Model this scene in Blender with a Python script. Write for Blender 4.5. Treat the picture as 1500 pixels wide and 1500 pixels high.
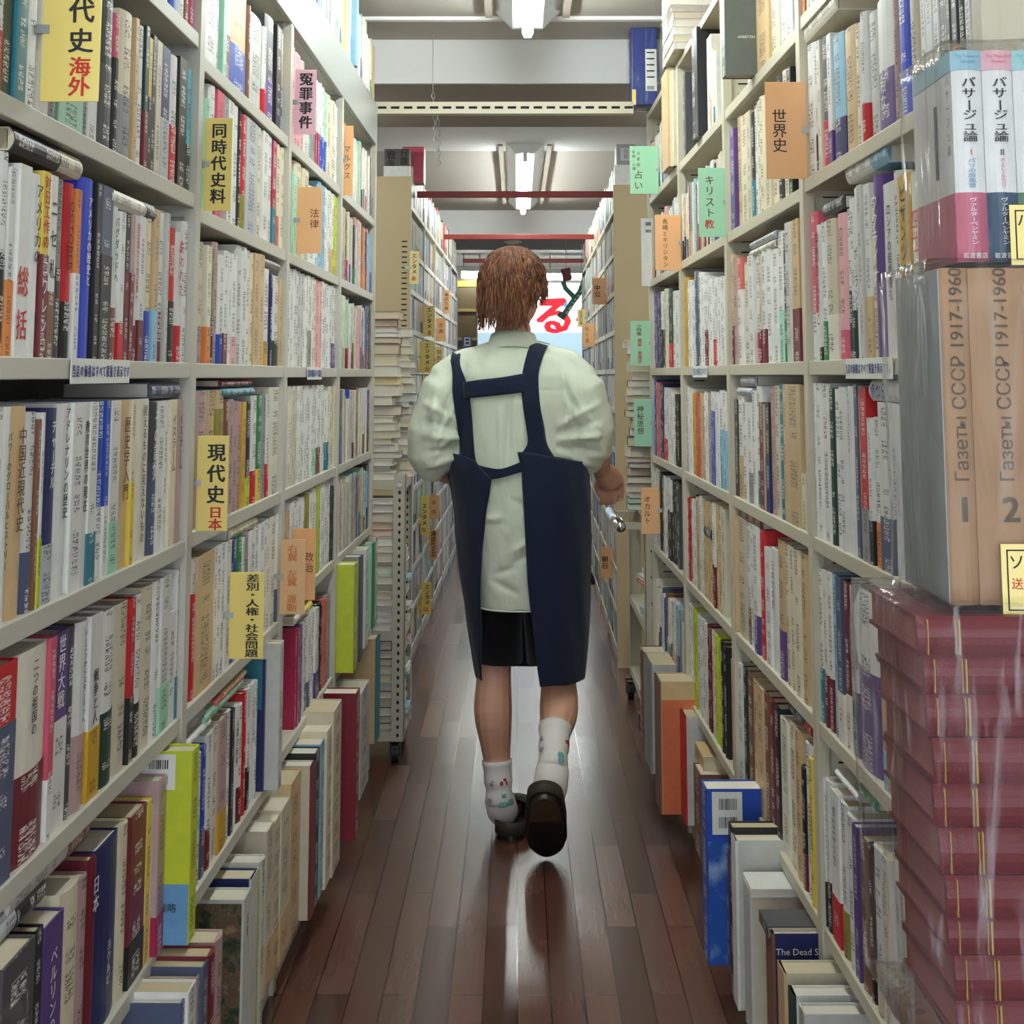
import bpy, bmesh, math, random
from mathutils import Vector, Matrix, noise
random.seed(7)
S = bpy.context.scene
for o in list(bpy.data.objects):
    bpy.data.objects.remove(o)
COL = S.collection
R3 = math.radians
# ------------------------------------------------------------------ camera
F = 2200.0; PPX, PPY = 745.0, 257.0; HY = 550.0; VX = 757.0; CAMH = 1.28
TH = math.atan((HY - PPY) / F)
YAW = math.atan((VX - PPX) / F * math.cos(TH))
FW = Vector((-math.sin(YAW) * math.cos(TH), math.cos(YAW) * math.cos(TH), math.sin(TH)))
RT = Vector((math.cos(YAW), math.sin(YAW), 0))
UP = RT.cross(FW)
CPOS = Vector((0, 0, CAMH))
cd = bpy.data.cameras.new('camera'); cam = bpy.data.objects.new('camera', cd); COL.objects.link(cam)
cam.matrix_world = Matrix(((RT.x, UP.x, -FW.x, 0), (RT.y, UP.y, -FW.y, 0), (RT.z, UP.z, -FW.z, CAMH), (0, 0, 0, 1)))
cd.sensor_width = 36; cd.sensor_fit = 'HORIZONTAL'; cd.lens = F / 1500 * 36
cd.shift_x = (750 - PPX) / 1500; cd.shift_y = -(750 - PPY) / 1500
cd.clip_start = 0.05; cd.clip_end = 200
S.camera = cam
# ------------------------------------------------------------------ world, exposure, lights
W = bpy.data.worlds.new('world'); S.world = W; W.use_nodes = True
W.node_tree.nodes['Background'].inputs[0].default_value = (0.80, 0.90, 1.0, 1)
W.node_tree.nodes['Background'].inputs[1].default_value = 3.0
S.view_settings.view_transform = 'Standard'; S.view_settings.look = 'None'
S.view_settings.gamma = 1; S.view_settings.use_curve_mapping = False
S.view_settings.exposure = 0.6
TUBE = 44.0            # brightness of the fluorescent tubes
TUBE_COL = (0.93, 1.0, 0.96)
S.cycles.max_bounces = 7; S.cycles.diffuse_bounces = 4; S.cycles.glossy_bounces = 3
S.cycles.transmission_bounces = 4; S.cycles.transparent_max_bounces = 10
S.cycles.use_denoising = True; S.cycles.sample_clamp_indirect = 6
S.cycles.caustics_reflective = False; S.cycles.caustics_refractive = False

# ------------------------------------------------------------------ measuring: a photograph point on a surface of the room
def ray(x, y): return FW * F + RT * (x - PPX) + UP * (PPY - y)
def on_plane(x, y, n, c):
    r = ray(x, y); n = Vector(n); return CPOS + r * ((c - n.dot(CPOS)) / n.dot(r))
def at(x, y, D): return on_plane(x, y, (0, 1, 0), D)
def on_floor(x, y, z=0): return on_plane(x, y, (0, 0, 1), z)

class Wall:
    """a run of bookcases: a = point at s = 0, d = unit direction away from the camera, n = unit normal into the aisle"""
    def __init__(s, a, b, side):
        s.a = Vector((a[0], a[1], 0)); s.d = (Vector((b[0], b[1], 0)) - s.a).normalized(); s.side = side
        s.n = Vector((s.d.y, -s.d.x, 0)) if side == 'L' else Vector((-s.d.y, s.d.x, 0))
        s.rot = math.atan2(s.d.y, s.d.x) if side == 'L' else math.atan2(-s.d.y, -s.d.x)
    def sz(s, x, y, off=0.0):
        p = on_plane(x, y, s.n, s.n.dot(s.a) + off); return (p - s.a).dot(s.d), p.z
    def P(s, t, off, z): return s.a + s.d * t + s.n * off + Vector((0, 0, z))
WL = Wall((-.522, 2.437), (-.487, 5.137), 'L')
WR = Wall((.510, 2.666), (.474, 5.366), 'R')
FL = Wall((-.478, 6.75), (-.445, 11.25), 'L')
FR = Wall((.449, 6.90), (.495, 11.4), 'R')

# ------------------------------------------------------------------ materials
def mat(name, col=(.8, .8, .8), rough=.5, metal=0., spec=.5, coat=0., alpha=None, bump=None):
    m = bpy.data.materials.new(name); m.use_nodes = True
    b = m.node_tree.nodes['Principled BSDF']
    b.inputs['Base Color'].default_value = (*col, 1); b.inputs['Roughness'].default_value = rough
    b.inputs['Metallic'].default_value = metal; b.inputs['Specular IOR Level'].default_value = spec
    b.inputs['Coat Weight'].default_value = coat
    if bump:
        nt = m.node_tree; tc = nt.nodes.new('ShaderNodeTexCoord'); nz = nt.nodes.new('ShaderNodeTexNoise')
        nz.inputs['Scale'].default_value = bump[0]; nz.inputs['Detail'].default_value = 6
        bp = nt.nodes.new('ShaderNodeBump'); bp.inputs['Strength'].default_value = bump[1]; bp.inputs['Distance'].default_value = bump[2]
        nt.links.new(tc.outputs['Object'], nz.inputs['Vector']); nt.links.new(nz.outputs['Fac'], bp.inputs['Height'])
        nt.links.new(bp.outputs['Normal'], b.inputs['Normal'])
    return m
def srgb(r, g, b):
    f = lambda c: ((c / 255 + .055) / 1.055) ** 2.4 if c / 255 > .04045 else c / 255 / 12.92
    return (f(r), f(g), f(b))
class NT:
    """small helper to wire shader nodes"""
    def __init__(s, m): s.t = m.node_tree; s.b = s.t.nodes['Principled BSDF']
    def n(s, typ, **kw):
        nd = s.t.nodes.new('ShaderNode' + typ)
        for k, v in kw.items():
            if k.startswith('i_'): nd.inputs[int(k[2:]) if k[2:].isdigit() else k[2:].replace('_', ' ')].default_value = v
            else: setattr(nd, k, v)
        return nd
    def l(s, a, b): s.t.links.new(a, b)
    def math(s, op, a, b=None, clamp=False):
        nd = s.t.nodes.new('ShaderNodeMath'); nd.operation = op; nd.use_clamp = clamp
        for i, v in enumerate((a, b)):
            if v is None: continue
            if isinstance(v, (int, float)): nd.inputs[i].default_value = v
            else: s.l(v, nd.inputs[i])
        return nd.outputs[0]
    def mix(s, fac, a, b):
        nd = s.t.nodes.new('ShaderNodeMix'); nd.data_type = 'RGBA'
        for i, v in ((0, fac), (6, a), (7, b)):
            if isinstance(v, (int, float)): nd.inputs[i].default_value = v
            elif isinstance(v, tuple): nd.inputs[i].default_value = (*v, 1) if len(v) == 3 else v
            else: s.l(v, nd.inputs[i])
        return nd.outputs[2]

def book_material(name, from_attr):
    """printed paper: base colour per book, small vertical print on the spine where the UV runs 0..1 across"""
    m = mat(name, rough=.42, spec=.45); k = NT(m)
    if from_attr:
        base = k.n('VertexColor', layer_name='Col').outputs['Color']
    else:
        base = k.n('ObjectInfo').outputs['Color']
    uv = k.n('UVMap', uv_map='UVMap'); sp = k.n('SeparateXYZ'); k.l(uv.outputs[0], sp.inputs[0])
    u, v = sp.outputs[0], sp.outputs[1]
    cu = k.math('ABSOLUTE', k.math('SUBTRACT', u, .5))
    col_in = k.math('LESS_THAN', cu, .24)
    # blocks of print along the spine
    cmb = k.n('CombineXYZ'); k.l(k.math('MULTIPLY', v, .22), cmb.inputs[1])
    g = k.n('TexNoise', noise_dimensions='2D', i_Scale=1.0, i_Detail=1.0); k.l(cmb.outputs[0], g.inputs['Vector'])
    gate = k.math('GREATER_THAN', g.outputs['Fac'], .49)
    # characters: 1 cell about 0.75 cm high with ragged strokes
    cmb2 = k.n('CombineXYZ'); k.l(k.math('MULTIPLY', u, 7.0), cmb2.inputs[0]); k.l(k.math('MULTIPLY', v, 4.2), cmb2.inputs[1])
    g2 = k.n('TexNoise', noise_dimensions='2D', i_Scale=1.0, i_Detail=2.0, i_Roughness=.7); k.l(cmb2.outputs[0], g2.inputs['Vector'])
    stroke = k.math('GREATER_THAN', g2.outputs['Fac'], .50)
    fr = k.math('FRACT', k.math('MULTIPLY', v, 1.3)); cell = k.math('LESS_THAN', fr, .8)
    ink = k.math('MULTIPLY', k.math('MULTIPLY', col_in, gate), k.math('MULTIPLY', stroke, cell))
    bw = k.n('RGBToBW'); k.l(base, bw.inputs[0])
    dark = k.math('GREATER_THAN', bw.outputs[0], .22)
    inkcol = k.mix(dark, (.75, .73, .68), (.05, .05, .055))
    # slight wear, fixed to the object
    tc = k.n('TexCoord'); wn = k.n('TexNoise', i_Scale=35.0, i_Detail=4.0); k.l(tc.outputs['Object'], wn.inputs['Vector'])
    mr = k.n('MapRange'); mr.inputs['From Min'].default_value = .3; mr.inputs['From Max'].default_value = .7
    mr.inputs['To Min'].default_value = .90; mr.inputs['To Max'].default_value = 1.03; k.l(wn.outputs['Fac'], mr.inputs['Value'])
    hs = k.n('HueSaturation'); k.l(base, hs.inputs['Color']); k.l(mr.outputs[0], hs.inputs['Value'])
    k.l(k.mix(k.math('MULTIPLY', ink, .85), hs.outputs[0], inkcol), k.b.inputs['Base Color'])
    return m
M = {}
M['book'] = book_material('printed_cover', False)
M['stuff'] = book_material('printed_covers_row', True)
M['page'] = mat('page_edges', srgb(214, 204, 184), .85)
k = NT(M['page']); tc = k.n('TexCoord'); mp = k.n('Mapping'); mp.inputs['Scale'].default_value = (900, 6, 6); k.l(tc.outputs['Object'], mp.inputs[0])
nz = k.n('TexNoise', i_Scale=1.0); k.l(mp.outputs[0], nz.inputs['Vector'])
oi = k.n('ObjectInfo')
k.l(k.mix(k.math('MULTIPLY', nz.outputs['Fac'], .35), oi.outputs['Color'], (.42, .36, .28)), k.b.inputs['Base Color'])
def ink(name, c): M[name] = mat('ink_' + name, c, .6)
ink('black', (.012, .011, .011)); ink('red', srgb(200, 42, 30)); ink('white', (.85, .85, .83)); ink('blue', srgb(60, 80, 150)); ink('gold', srgb(176, 140, 60))
ink('brown', srgb(96, 56, 40)); ink('orange', srgb(205, 120, 60)); ink('pink', srgb(214, 96, 120)); ink('sky', srgb(90, 150, 180)); ink('yellow', srgb(222, 200, 60)); ink('grey', srgb(120, 112, 104))
def metal_paint(name, c, rough=.45):
    m = mat(name, c, rough, bump=(60, .08, .002)); k = NT(m)
    tc = k.n('TexCoord'); n1 = k.n('TexNoise', i_Scale=9.0, i_Detail=6.0); k.l(tc.outputs['Object'], n1.inputs['Vector'])
    k.l(k.mix(k.math('MULTIPLY', n1.outputs['Fac'], .22), c, tuple(x * .72 for x in c)), k.b.inputs['Base Color']); return m
M['steel'] = metal_paint('painted_steel_grey', srgb(196, 193, 180))
M['steelR'] = metal_paint('painted_steel_putty', srgb(198, 192, 170))
M['fascia'] = metal_paint('painted_steel_pale', srgb(172, 175, 170), .3)
M['panel'] = metal_paint('painted_end_panel', srgb(192, 172, 134), .55)
M['angle'] = metal_paint('painted_slotted_angle', srgb(206, 200, 178))
M['cart'] = metal_paint('painted_cart', srgb(186, 180, 160))
M['hole'] = mat('dark_slot', (.012, .011, .01), .9)
M['redbar'] = metal_paint('red_painted_bar', srgb(140, 42, 38))
M['chrome'] = mat('chrome', (.75, .76, .76), .15, 1.0)
M['rubber'] = mat('black_rubber', (.015, .015, .016), .5)
M['screw'] = mat('zinc', (.4, .4, .39), .35, .8)
M['white_paint'] = mat('white_paint', srgb(234, 235, 235), .6, bump=(25, .05, .003))
M['ceiling'] = mat('ceiling_board', srgb(186, 180, 172), .8, bump=(40, .05, .003))
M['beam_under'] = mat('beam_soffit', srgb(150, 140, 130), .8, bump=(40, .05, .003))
M['wall'] = mat('wall_paint', srgb(205, 200, 188), .8, bump=(40, .05, .003))
M['reflector'] = mat('lamp_reflector', (.8, .82, .82), .25, .6)
def emis(name, c, s):
    m = bpy.data.materials.new(name); m.use_nodes = True; b = m.node_tree.nodes['Principled BSDF']
    b.inputs['Base Color'].default_value = (*c, 1); b.inputs['Emission Color'].default_value = (*c, 1); b.inputs['Emission Strength'].default_value = s
    return m
M['tube'] = emis('fluorescent_tube', TUBE_COL, TUBE)
M['tube_cap'] = mat('tube_cap', (.7, .7, .7), .3)
def card_mat(name, c):
    m = mat(name, c, .28, coat=.4); m.node_tree.nodes['Principled BSDF'].inputs['Coat Roughness'].default_value = .1; M[name] = m
card_mat('card_yellow', srgb(238, 214, 118)); card_mat('card_pink', srgb(226, 178, 192)); card_mat('card_orange', srgb(240, 182, 126))
card_mat('card_green', srgb(160, 214, 176)); card_mat('card_tan', srgb(222, 178, 130)); card_mat('card_white', srgb(232, 232, 226)); card_mat('card_lightyellow', srgb(240, 220, 150))
# clear film: mostly transparent, glossy, crumpled
def film(name, tint, haze, bump, crease=.3):
    m = bpy.data.materials.new(name); m.use_nodes = True; nt = m.node_tree; nt.nodes.clear()
    out = nt.nodes.new('ShaderNodeOutputMaterial'); tr = nt.nodes.new('ShaderNodeBsdfTransparent'); gl = nt.nodes.new('ShaderNodeBsdfGlossy'); df = nt.nodes.new('ShaderNodeBsdfDiffuse')
    df.inputs[0].default_value = (*tint, 1); gl.inputs['Roughness'].default_value = .12
    tc = nt.nodes.new('ShaderNodeTexCoord'); mp = nt.nodes.new('ShaderNodeMapping'); mp.inputs['Scale'].default_value = (1, 1, .35)
    nz = nt.nodes.new('ShaderNodeTexNoise'); nz.inputs['Scale'].default_value = bump; nz.inputs['Detail'].default_value = 3; nz.inputs['Distortion'].default_value = 1.2
    bp = nt.nodes.new('ShaderNodeBump'); bp.inputs['Strength'].default_value = .9; bp.inputs['Distance'].default_value = .012
    nt.links.new(tc.outputs['Object'], mp.inputs[0]); nt.links.new(mp.outputs[0], nz.inputs['Vector']); nt.links.new(nz.outputs['Fac'], bp.inputs['Height'])
    nt.links.new(bp.outputs[0], gl.inputs['Normal'])
    # whitish crease streaks; tube highlights painted in as diffuse white
    mp2 = nt.nodes.new('ShaderNodeMapping'); mp2.inputs['Scale'].default_value = (26, 26, 3.5); mp2.inputs['Rotation'].default_value = (.25, .3, .2); vo = nt.nodes.new('ShaderNodeTexNoise'); vo.inputs['Scale'].default_value = 1; vo.inputs['Detail'].default_value = 4; vo.inputs['Roughness'].default_value = .6; vo.inputs['Distortion'].default_value = 1.6
    nt.links.new(tc.outputs['Object'], mp2.inputs[0]); nt.links.new(mp2.outputs[0], vo.inputs['Vector'])
    lt = nt.nodes.new('ShaderNodeMapRange'); lt.inputs['From Min'].default_value = .56; lt.inputs['From Max'].default_value = .76; lt.inputs['To Min'].default_value = haze; lt.inputs['To Max'].default_value = crease; nt.links.new(vo.outputs['Fac'], lt.inputs['Value'])
    fr = nt.nodes.new('ShaderNodeLayerWeight'); fr.inputs['Blend'].default_value = .2; nt.links.new(bp.outputs[0], fr.inputs['Normal'])
    m1 = nt.nodes.new('ShaderNodeMixShader'); nt.links.new(lt.outputs[0], m1.inputs[0]); nt.links.new(tr.outputs[0], m1.inputs[1]); nt.links.new(df.outputs[0], m1.inputs[2])
    fm = nt.nodes.new('ShaderNodeMath'); fm.operation = 'MULTIPLY'; fm.inputs[1].default_value = .6; nt.links.new(fr.outputs['Fresnel'], fm.inputs[0])
    m2 = nt.nodes.new('ShaderNodeMixShader'); nt.links.new(fm.outputs[0], m2.inputs[0]); nt.links.new(m1.outputs[0], m2.inputs[1]); nt.links.new(gl.outputs[0], m2.inputs[2])
    nt.links.new(m2.outputs[0], out.inputs[0]); return m
M['film'] = film('clear_plastic_film', (.85, .86, .88), .02, 9, .16)
M['film_hazy'] = film('streaked_plastic_film', (.74, .74, .78), .03, 9, .34)

# floor: long narrow hardwood strips with staggered ends, varnished
m = mat('hardwood_strips', rough=.22, spec=.5); k = NT(m)
tc = k.n('TexCoord'); mp = k.n('Mapping'); mp.inputs['Rotation'].default_value = (0, 0, R3(90)); k.l(tc.outputs['Object'], mp.inputs[0])
br = k.n('TexBrick', offset=.37, offset_frequency=2, squash=1.0)
br.inputs['Scale'].default_value = 1.0; br.inputs['Brick Width'].default_value = .62; br.inputs['Row Height'].default_value = .07
br.inputs['Mortar Size'].default_value = .0016; br.inputs['Mortar Smooth'].default_value = .1; br.inputs['Bias'].default_value = 0
br.inputs['Color1'].default_value = (*srgb(106, 68, 54), 1); br.inputs['Color2'].default_value = (*srgb(72, 45, 37), 1); br.inputs['Mortar'].default_value = (*srgb(42, 26, 22), 1)
k.l(mp.outputs[0], br.inputs['Vector'])
gm = k.n('Mapping'); gm.inputs['Scale'].default_value = (60, 3, 1); k.l(tc.outputs['Object'], gm.inputs[0])
gn = k.n('TexNoise', i_Scale=1.0, i_Detail=6.0, i_Roughness=.7); k.l(gm.outputs[0], gn.inputs['Vector'])
gr = k.math('ADD', k.math('MULTIPLY', gn.outputs['Fac'], .5), .72)
hs = k.n('HueSaturation'); k.l(br.outputs['Color'], hs.inputs['Color']); k.l(gr, hs.inputs['Value']); k.l(hs.outputs[0], k.b.inputs['Base Color'])
sn = k.n('TexNoise', i_Scale=6.0, i_Detail=5.0); k.l(tc.outputs['Object'], sn.inputs['Vector'])
bwp = k.n('RGBToBW'); k.l(br.outputs['Color'], bwp.inputs[0])
k.l(k.math('ADD', k.math('MULTIPLY', bwp.outputs[0], 2.0), .13), k.b.inputs['Roughness'])
hgt = k.math('SUBTRACT', k.math('MULTIPLY', gn.outputs['Fac'], .25), br.outputs['Fac'])
sn2 = k.n('TexNoise', i_Scale=11.0, i_Detail=0.0); k.l(tc.outputs['Object'], sn2.inputs['Vector'])
hgt = k.math('ADD', hgt, k.math('MULTIPLY', sn2.outputs['Fac'], .25))
bp = k.n('Bump'); bp.inputs['Strength'].default_value = .5; bp.inputs['Distance'].default_value = .0016; k.l(hgt, bp.inputs['Height']); k.l(bp.outputs[0], k.b.inputs['Normal'])
M['floor'] = m

# ------------------------------------------------------------------ mesh helpers
class MB:
    def __init__(s): s.v = []; s.f = []; s.mi = []; s.c = []; s.uv = []
    def face(s, idx, mi=0, c=None, uv=None): s.f.append(idx); s.mi.append(mi); s.c.append(c); s.uv.append(uv)
    def box(s, x0, y0, z0, x1, y1, z1, mi=0, c=None, T=None):
        b = len(s.v)
        p = [(x0, y0, z0), (x1, y0, z0), (x1, y1, z0), (x0, y1, z0), (x0, y0, z1), (x1, y0, z1), (x1, y1, z1), (x0, y1, z1)]
        s.v += [tuple(T @ Vector(q)) for q in p] if T else p
        for q in ((0, 3, 2, 1), (4, 5, 6, 7), (0, 1, 5, 4), (1, 2, 6, 5), (2, 3, 7, 6), (3, 0, 4, 7)):
            s.face([b + i for i in q], mi, c)
    def prism(s, prof, z0, z1, mi=0, c=None, T=None, uvs=None):
        """profile of (x, y) anticlockwise, extruded in z"""
        b = len(s.v); n = len(prof)
        pts = [(x, y, z0) for x, y in prof] + [(x, y, z1) for x, y in prof]
        s.v += [tuple(T @ Vector(q)) for q in pts] if T else pts
        s.face([b + i for i in reversed(range(n))], mi, c); s.face([b + n + i for i in range(n)], mi, c)
        for i in range(n):
            j = (i + 1) % n
            s.face([b + i, b + j, b + n + j, b + n + i], mi, c, uvs(i, j) if uvs else None)
    def tube(s, pts, r, seg=10, mi=0, caps=True):
        """round tube through points; r = radius or list"""
        pts = [Vector(p) for p in pts]; n = len(pts); rs = r if isinstance(r, (list, tuple)) else [r] * n; rings = []
        for i, p in enumerate(pts):
            d = (pts[min(i + 1, n - 1)] - pts[max(i - 1, 0)]).normalized()
            a = d.orthogonal().normalized() if i == 0 else (pa - d * pa.dot(d)).normalized()
            pa = a; b2 = d.cross(a); base = len(s.v)
            for q in range(seg):
                t = 2 * math.pi * q / seg; s.v.append(tuple(p + (a * math.cos(t) + b2 * math.sin(t)) * rs[i]))
            rings.append(base)
        for i in range(n - 1):
            for q in range(seg):
                s.face([rings[i] + q, rings[i] + (q + 1) % seg, rings[i + 1] + (q + 1) % seg, rings[i + 1] + q], mi)
        if caps:
            s.face([rings[0] + q for q in reversed(range(seg))], mi); s.face([rings[-1] + q for q in range(seg)], mi)
    def loft(s, rings, mi=0, closed=True, cap=(True, True)):
        base = len(s.v); n = len(rings[0])
        for r in rings: s.v += [tuple(p) for p in r]
        for i in range(len(rings) - 1):
            for q in range(n if closed else n - 1):
                a, b2 = base + i * n + q, base + i * n + (q + 1) % n
                s.face([a, b2, b2 + n, a + n], mi)
        if closed and cap[0]: s.face([base + q for q in reversed(range(n))], mi)
        if closed and cap[1]: s.face([base + (len(rings) - 1) * n + q for q in range(n)], mi)
    def mesh(s, name, mats, smooth=False, uv=False, col=False):
        me = bpy.data.meshes.new(name); me.from_pydata(s.v, [], s.f)
        for mm in mats: me.materials.append(mm)
        if len(mats) > 1: me.polygons.foreach_set('material_index', s.mi)
        if smooth: me.polygons.foreach_set('use_smooth', [True] * len(s.f))
        if uv:
            L = me.uv_layers.new(name='UVMap'); d = []
            for f, u in zip(s.f, s.uv):
                d += [x for p in (u or [(-9, 0)] * len(f)) for x in p]
            L.data.foreach_set('uv', d)
        if col:
            A = me.color_attributes.new('Col', 'FLOAT_COLOR', 'CORNER'); d = []
            for f, c in zip(s.f, s.c): d += [*(c or (.8, .8, .8)), 1.0] * len(f)
            A.data.foreach_set('color', d)
        me.update(); return me
def link(name, me, parent=None, loc=None, rotz=0.0):
    o = bpy.data.objects.new(name, me); COL.objects.link(o)
    if loc is not None: o.location = loc
    if rotz: o.rotation_euler = (0, 0, rotz)
    if parent: o.parent = parent
    return o
def tag(o, label=None, cat=None, group=None, kind=None):
    for k_, v_ in (('label', label), ('category', cat), ('group', group), ('kind', kind)):
        if v_: o[k_] = v_
    return o
def empty(name, loc=(0, 0, 0), rotz=0.0):
    o = link(name, None, None, loc, rotz); o.empty_display_size = .05; return o
def part(name, mb, mats, parent, smooth=False, **kw):
    if not isinstance(mats, (list, tuple)): mats = [mats]
    return link(name, mb.mesh(name, mats, smooth, **kw), parent)
def bevel(o, w=.002, seg=2):
    md = o.modifiers.new('bevel', 'BEVEL'); md.width = w; md.segments = seg; md.limit_method = 'ANGLE'; return o

# ------------------------------------------------------------------ lettering
GL = {}
def glyph(ch, bold=0.0):
    """filled outline of one character, 1 em, centred"""
    key = (ch, bold)
    if key not in GL:
        c = bpy.data.curves.new('glyph', 'FONT'); c.body = ch; c.size = 1; c.align_x = 'CENTER'; c.resolution_u = 2
        o = bpy.data.objects.new('glyph', c); COL.objects.link(o)
        dg = bpy.context.evaluated_depsgraph_get(); me = bpy.data.meshes.new_from_object(o.evaluated_get(dg))
        vs = [(v.co.x, v.co.y - .36) for v in me.vertices]; fs = [tuple(p.vertices) for p in me.polygons]; nv0 = max(1, len(vs))
        bpy.data.objects.remove(o); bpy.data.curves.remove(c); bpy.data.meshes.remove(me)
        if bold > .001:            # heavier stroke: the outline set again a hair to each side
            w_ = min(.034, bold * 1.15); n_ = len(vs); sh_ = [(-w_, 0), (w_, 0)] if bold < .015 else [(-w_, -w_ * .4), (w_, -w_ * .4), (-w_, w_ * .4), (w_, w_ * .4)]
            vs, fs = [(x + dx, y + dy) for dx, dy in sh_ for x, y in vs], [tuple(i + n_ * q for i in f) for q in range(len(sh_)) for f in fs]
        GL[key] = (vs, fs, nv0)
    return GL[key]
def line_mesh(txt, bold=0.0):
    return glyph(txt, bold)
def put_glyph(mb, g, cx, cz, size, y, mi=0, sx=1.0, rot=0.0):
    b = len(mb.v); ca, sa = math.cos(rot), math.sin(rot)
    for i, (x, z) in enumerate(g[0]):
        x *= sx; mb.v.append((cx + (x * ca - z * sa) * size, y - .00012 * (i // g[2]), cz + (x * sa + z * ca) * size))
    for f in g[1]: mb.face([b + i for i in f], mi)
def column(mb, txt, cx, ztop, zbot, size, y, mi=0, sx=1.0, bold=0.0):
    if size > 1.06 * (ztop - zbot) / len(txt): st_ = 1.04 * (ztop - zbot) / len(txt); sx *= min(1.6, size / st_); size = st_
    """upright Japanese writing, one character under the other"""
    n = len(txt); step = (ztop - zbot) / n
    for i, ch in enumerate(txt):
        if ch == ' ': continue
        g = glyph({'ー': '|'}.get(ch, ch), bold)
        put_glyph(mb, g, cx, ztop - step * (i + .5), size, y, mi, sx)
def run(mb, txt, cx, cz, size, y, mi=0, rot=0.0, bold=0.0, sx=1.0):
    put_glyph(mb, glyph(txt, bold), cx, cz, size, y, mi, sx, rot)
# ------------------------------------------------------------------ room shell
def struct(name, mb, mats, parent=None):
    o = part(name, mb, mats, parent); o['kind'] = 'structure'; return o
ZC = 2.50
b = MB(); b.box(-4, -3, -.1, 4, 17.2, 0); struct('floor', b, M['floor'])
b = MB(); b.box(-4, -3, ZC, 4, 17.2, ZC + .1); struct('ceiling', b, M['ceiling'])
b = MB(); b.box(-4.1, -3, 0, -4, 17.2, ZC); struct('wall_left', b, M['wall'])
b = MB(); b.box(4, -3, 0, 4.1, 17.2, ZC); struct('wall_right', b, M['wall'])
b = MB(); b.box(-4, -3.1, 0, -2.6, -3, ZC); b.box(2.6, -3.1, 0, 4, -3, ZC); b.box(-2.6, -3.1, 2.4, 2.6, -3, ZC); struct('wall_back', b, M['wall'])  # out of view; wide opening added so daylight fills the aisle from behind
# beams across the ceiling (front faces white, soffits darker)
def beam(n, y0, y1, zb):
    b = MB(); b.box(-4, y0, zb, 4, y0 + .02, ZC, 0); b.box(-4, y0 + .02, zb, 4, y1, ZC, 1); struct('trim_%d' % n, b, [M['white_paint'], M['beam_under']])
pA = at(765, 58, 5.0)
def depth_at(y, z):            # distance along the aisle at which height z shows on photo row y
    r = ray(757, y); t = (z - CAMH) / r.z; return r.y * t
D1 = depth_at(58, ZC); zb1 = at(757, 122, D1).z
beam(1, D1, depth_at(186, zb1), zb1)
D2 = depth_at(308, ZC); zb2 = at(757, 345, D2).z
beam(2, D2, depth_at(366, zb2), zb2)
b = MB(); b.box(-4, depth_at(186, ZC) - .3, ZC - .012, 4, depth_at(218, ZC), ZC, 0); struct('trim_3', b, M['white_paint'])
b = MB(); b.box(-4, D1 - .36, ZC - .012, 4, D1 - .33, ZC, 0); struct('trim_4', b, M['white_paint'])
# joints of the ceiling boards
b = MB()
for x in (-1.35, -.72, .72, 1.35): b.box(x - .004, -3, ZC - .004, x + .004, D1, ZC)
struct('trim_5', b, M['beam_under'])

# ------------------------------------------------------------------ ceiling lamps
def lamp(x, y0, y1, label, z=ZC):
    r = empty('ceiling_lamp', (x, (y0 + y1) / 2, z)); tag(r, label, 'ceiling lamp', 'fluorescent ceiling lamps along the aisles')
    h = (y1 - y0) / 2
    b = MB()
    b.prism([(-.11, 0), (-.05, -.06), (.05, -.06), (.11, 0)], -h - .03, h + .03, T=Matrix(((1, 0, 0, 0), (0, 0, 1, 0), (0, 1, 0, 0), (0, 0, 0, 1))))
    part('reflector', b, M['reflector'], r)
    b = MB()
    for s in (-1, 1): b.box(s * .13 - .012, -h - .03, -.02, s * .13 + .012, h + .03, 0)
    part('mounting_rail', b, M['beam_under'], r)
    n = 2 if h > .8 else 1
    for i in range(n):
        a, c = -h + i * 2 * h / n + .02, -h + (i + 1) * 2 * h / n - .02
        b = MB(); b.tube([(0, a, -.083), (0, a + .01, -.083), (0, c - .01, -.083), (0, c, -.083)], [.014, .0185, .0185, .014], 14); part('tube', b, M['tube'], r, True)
        b = MB()
        for yy in (a - .018, c): b.box(-.012, yy, -.10, .012, yy + .016, -.06)
        part('lamp_holder', b, M['tube_cap'], r)
    return r
z_t = ZC - .083
lamp(at(766, 55, 4).x * 1.0 + .02, 2.3, depth_at(50, z_t), 'glowing fluorescent tube lamp on the ceiling before the first white beam')
lamp(.045, depth_at(232, z_t), depth_at(311, z_t), 'glowing fluorescent tube lamp on the ceiling behind the first red bar')
lamp(0, -1.6, .8, 'fluorescent ceiling lamp over the near end of the aisle')
for x in (-2.3, 2.3):
    lamp(x, .5, 3.0, 'added unseen ambient lamp over a neighbouring aisle'); lamp(x, 6.2, 8.7, 'added unseen ambient lamp over a neighbouring aisle')  # out of view, added for ambient light
for x in (-1.05, 1.05): lamp(x, 5.6, 6.3, 'added unseen fill lamp over the cross aisle', zb1)  # hidden pair added to brighten the far section cards
lamp(.05, 12.3, 13.6, 'fluorescent ceiling lamp between the last shelves and the shop window')

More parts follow.
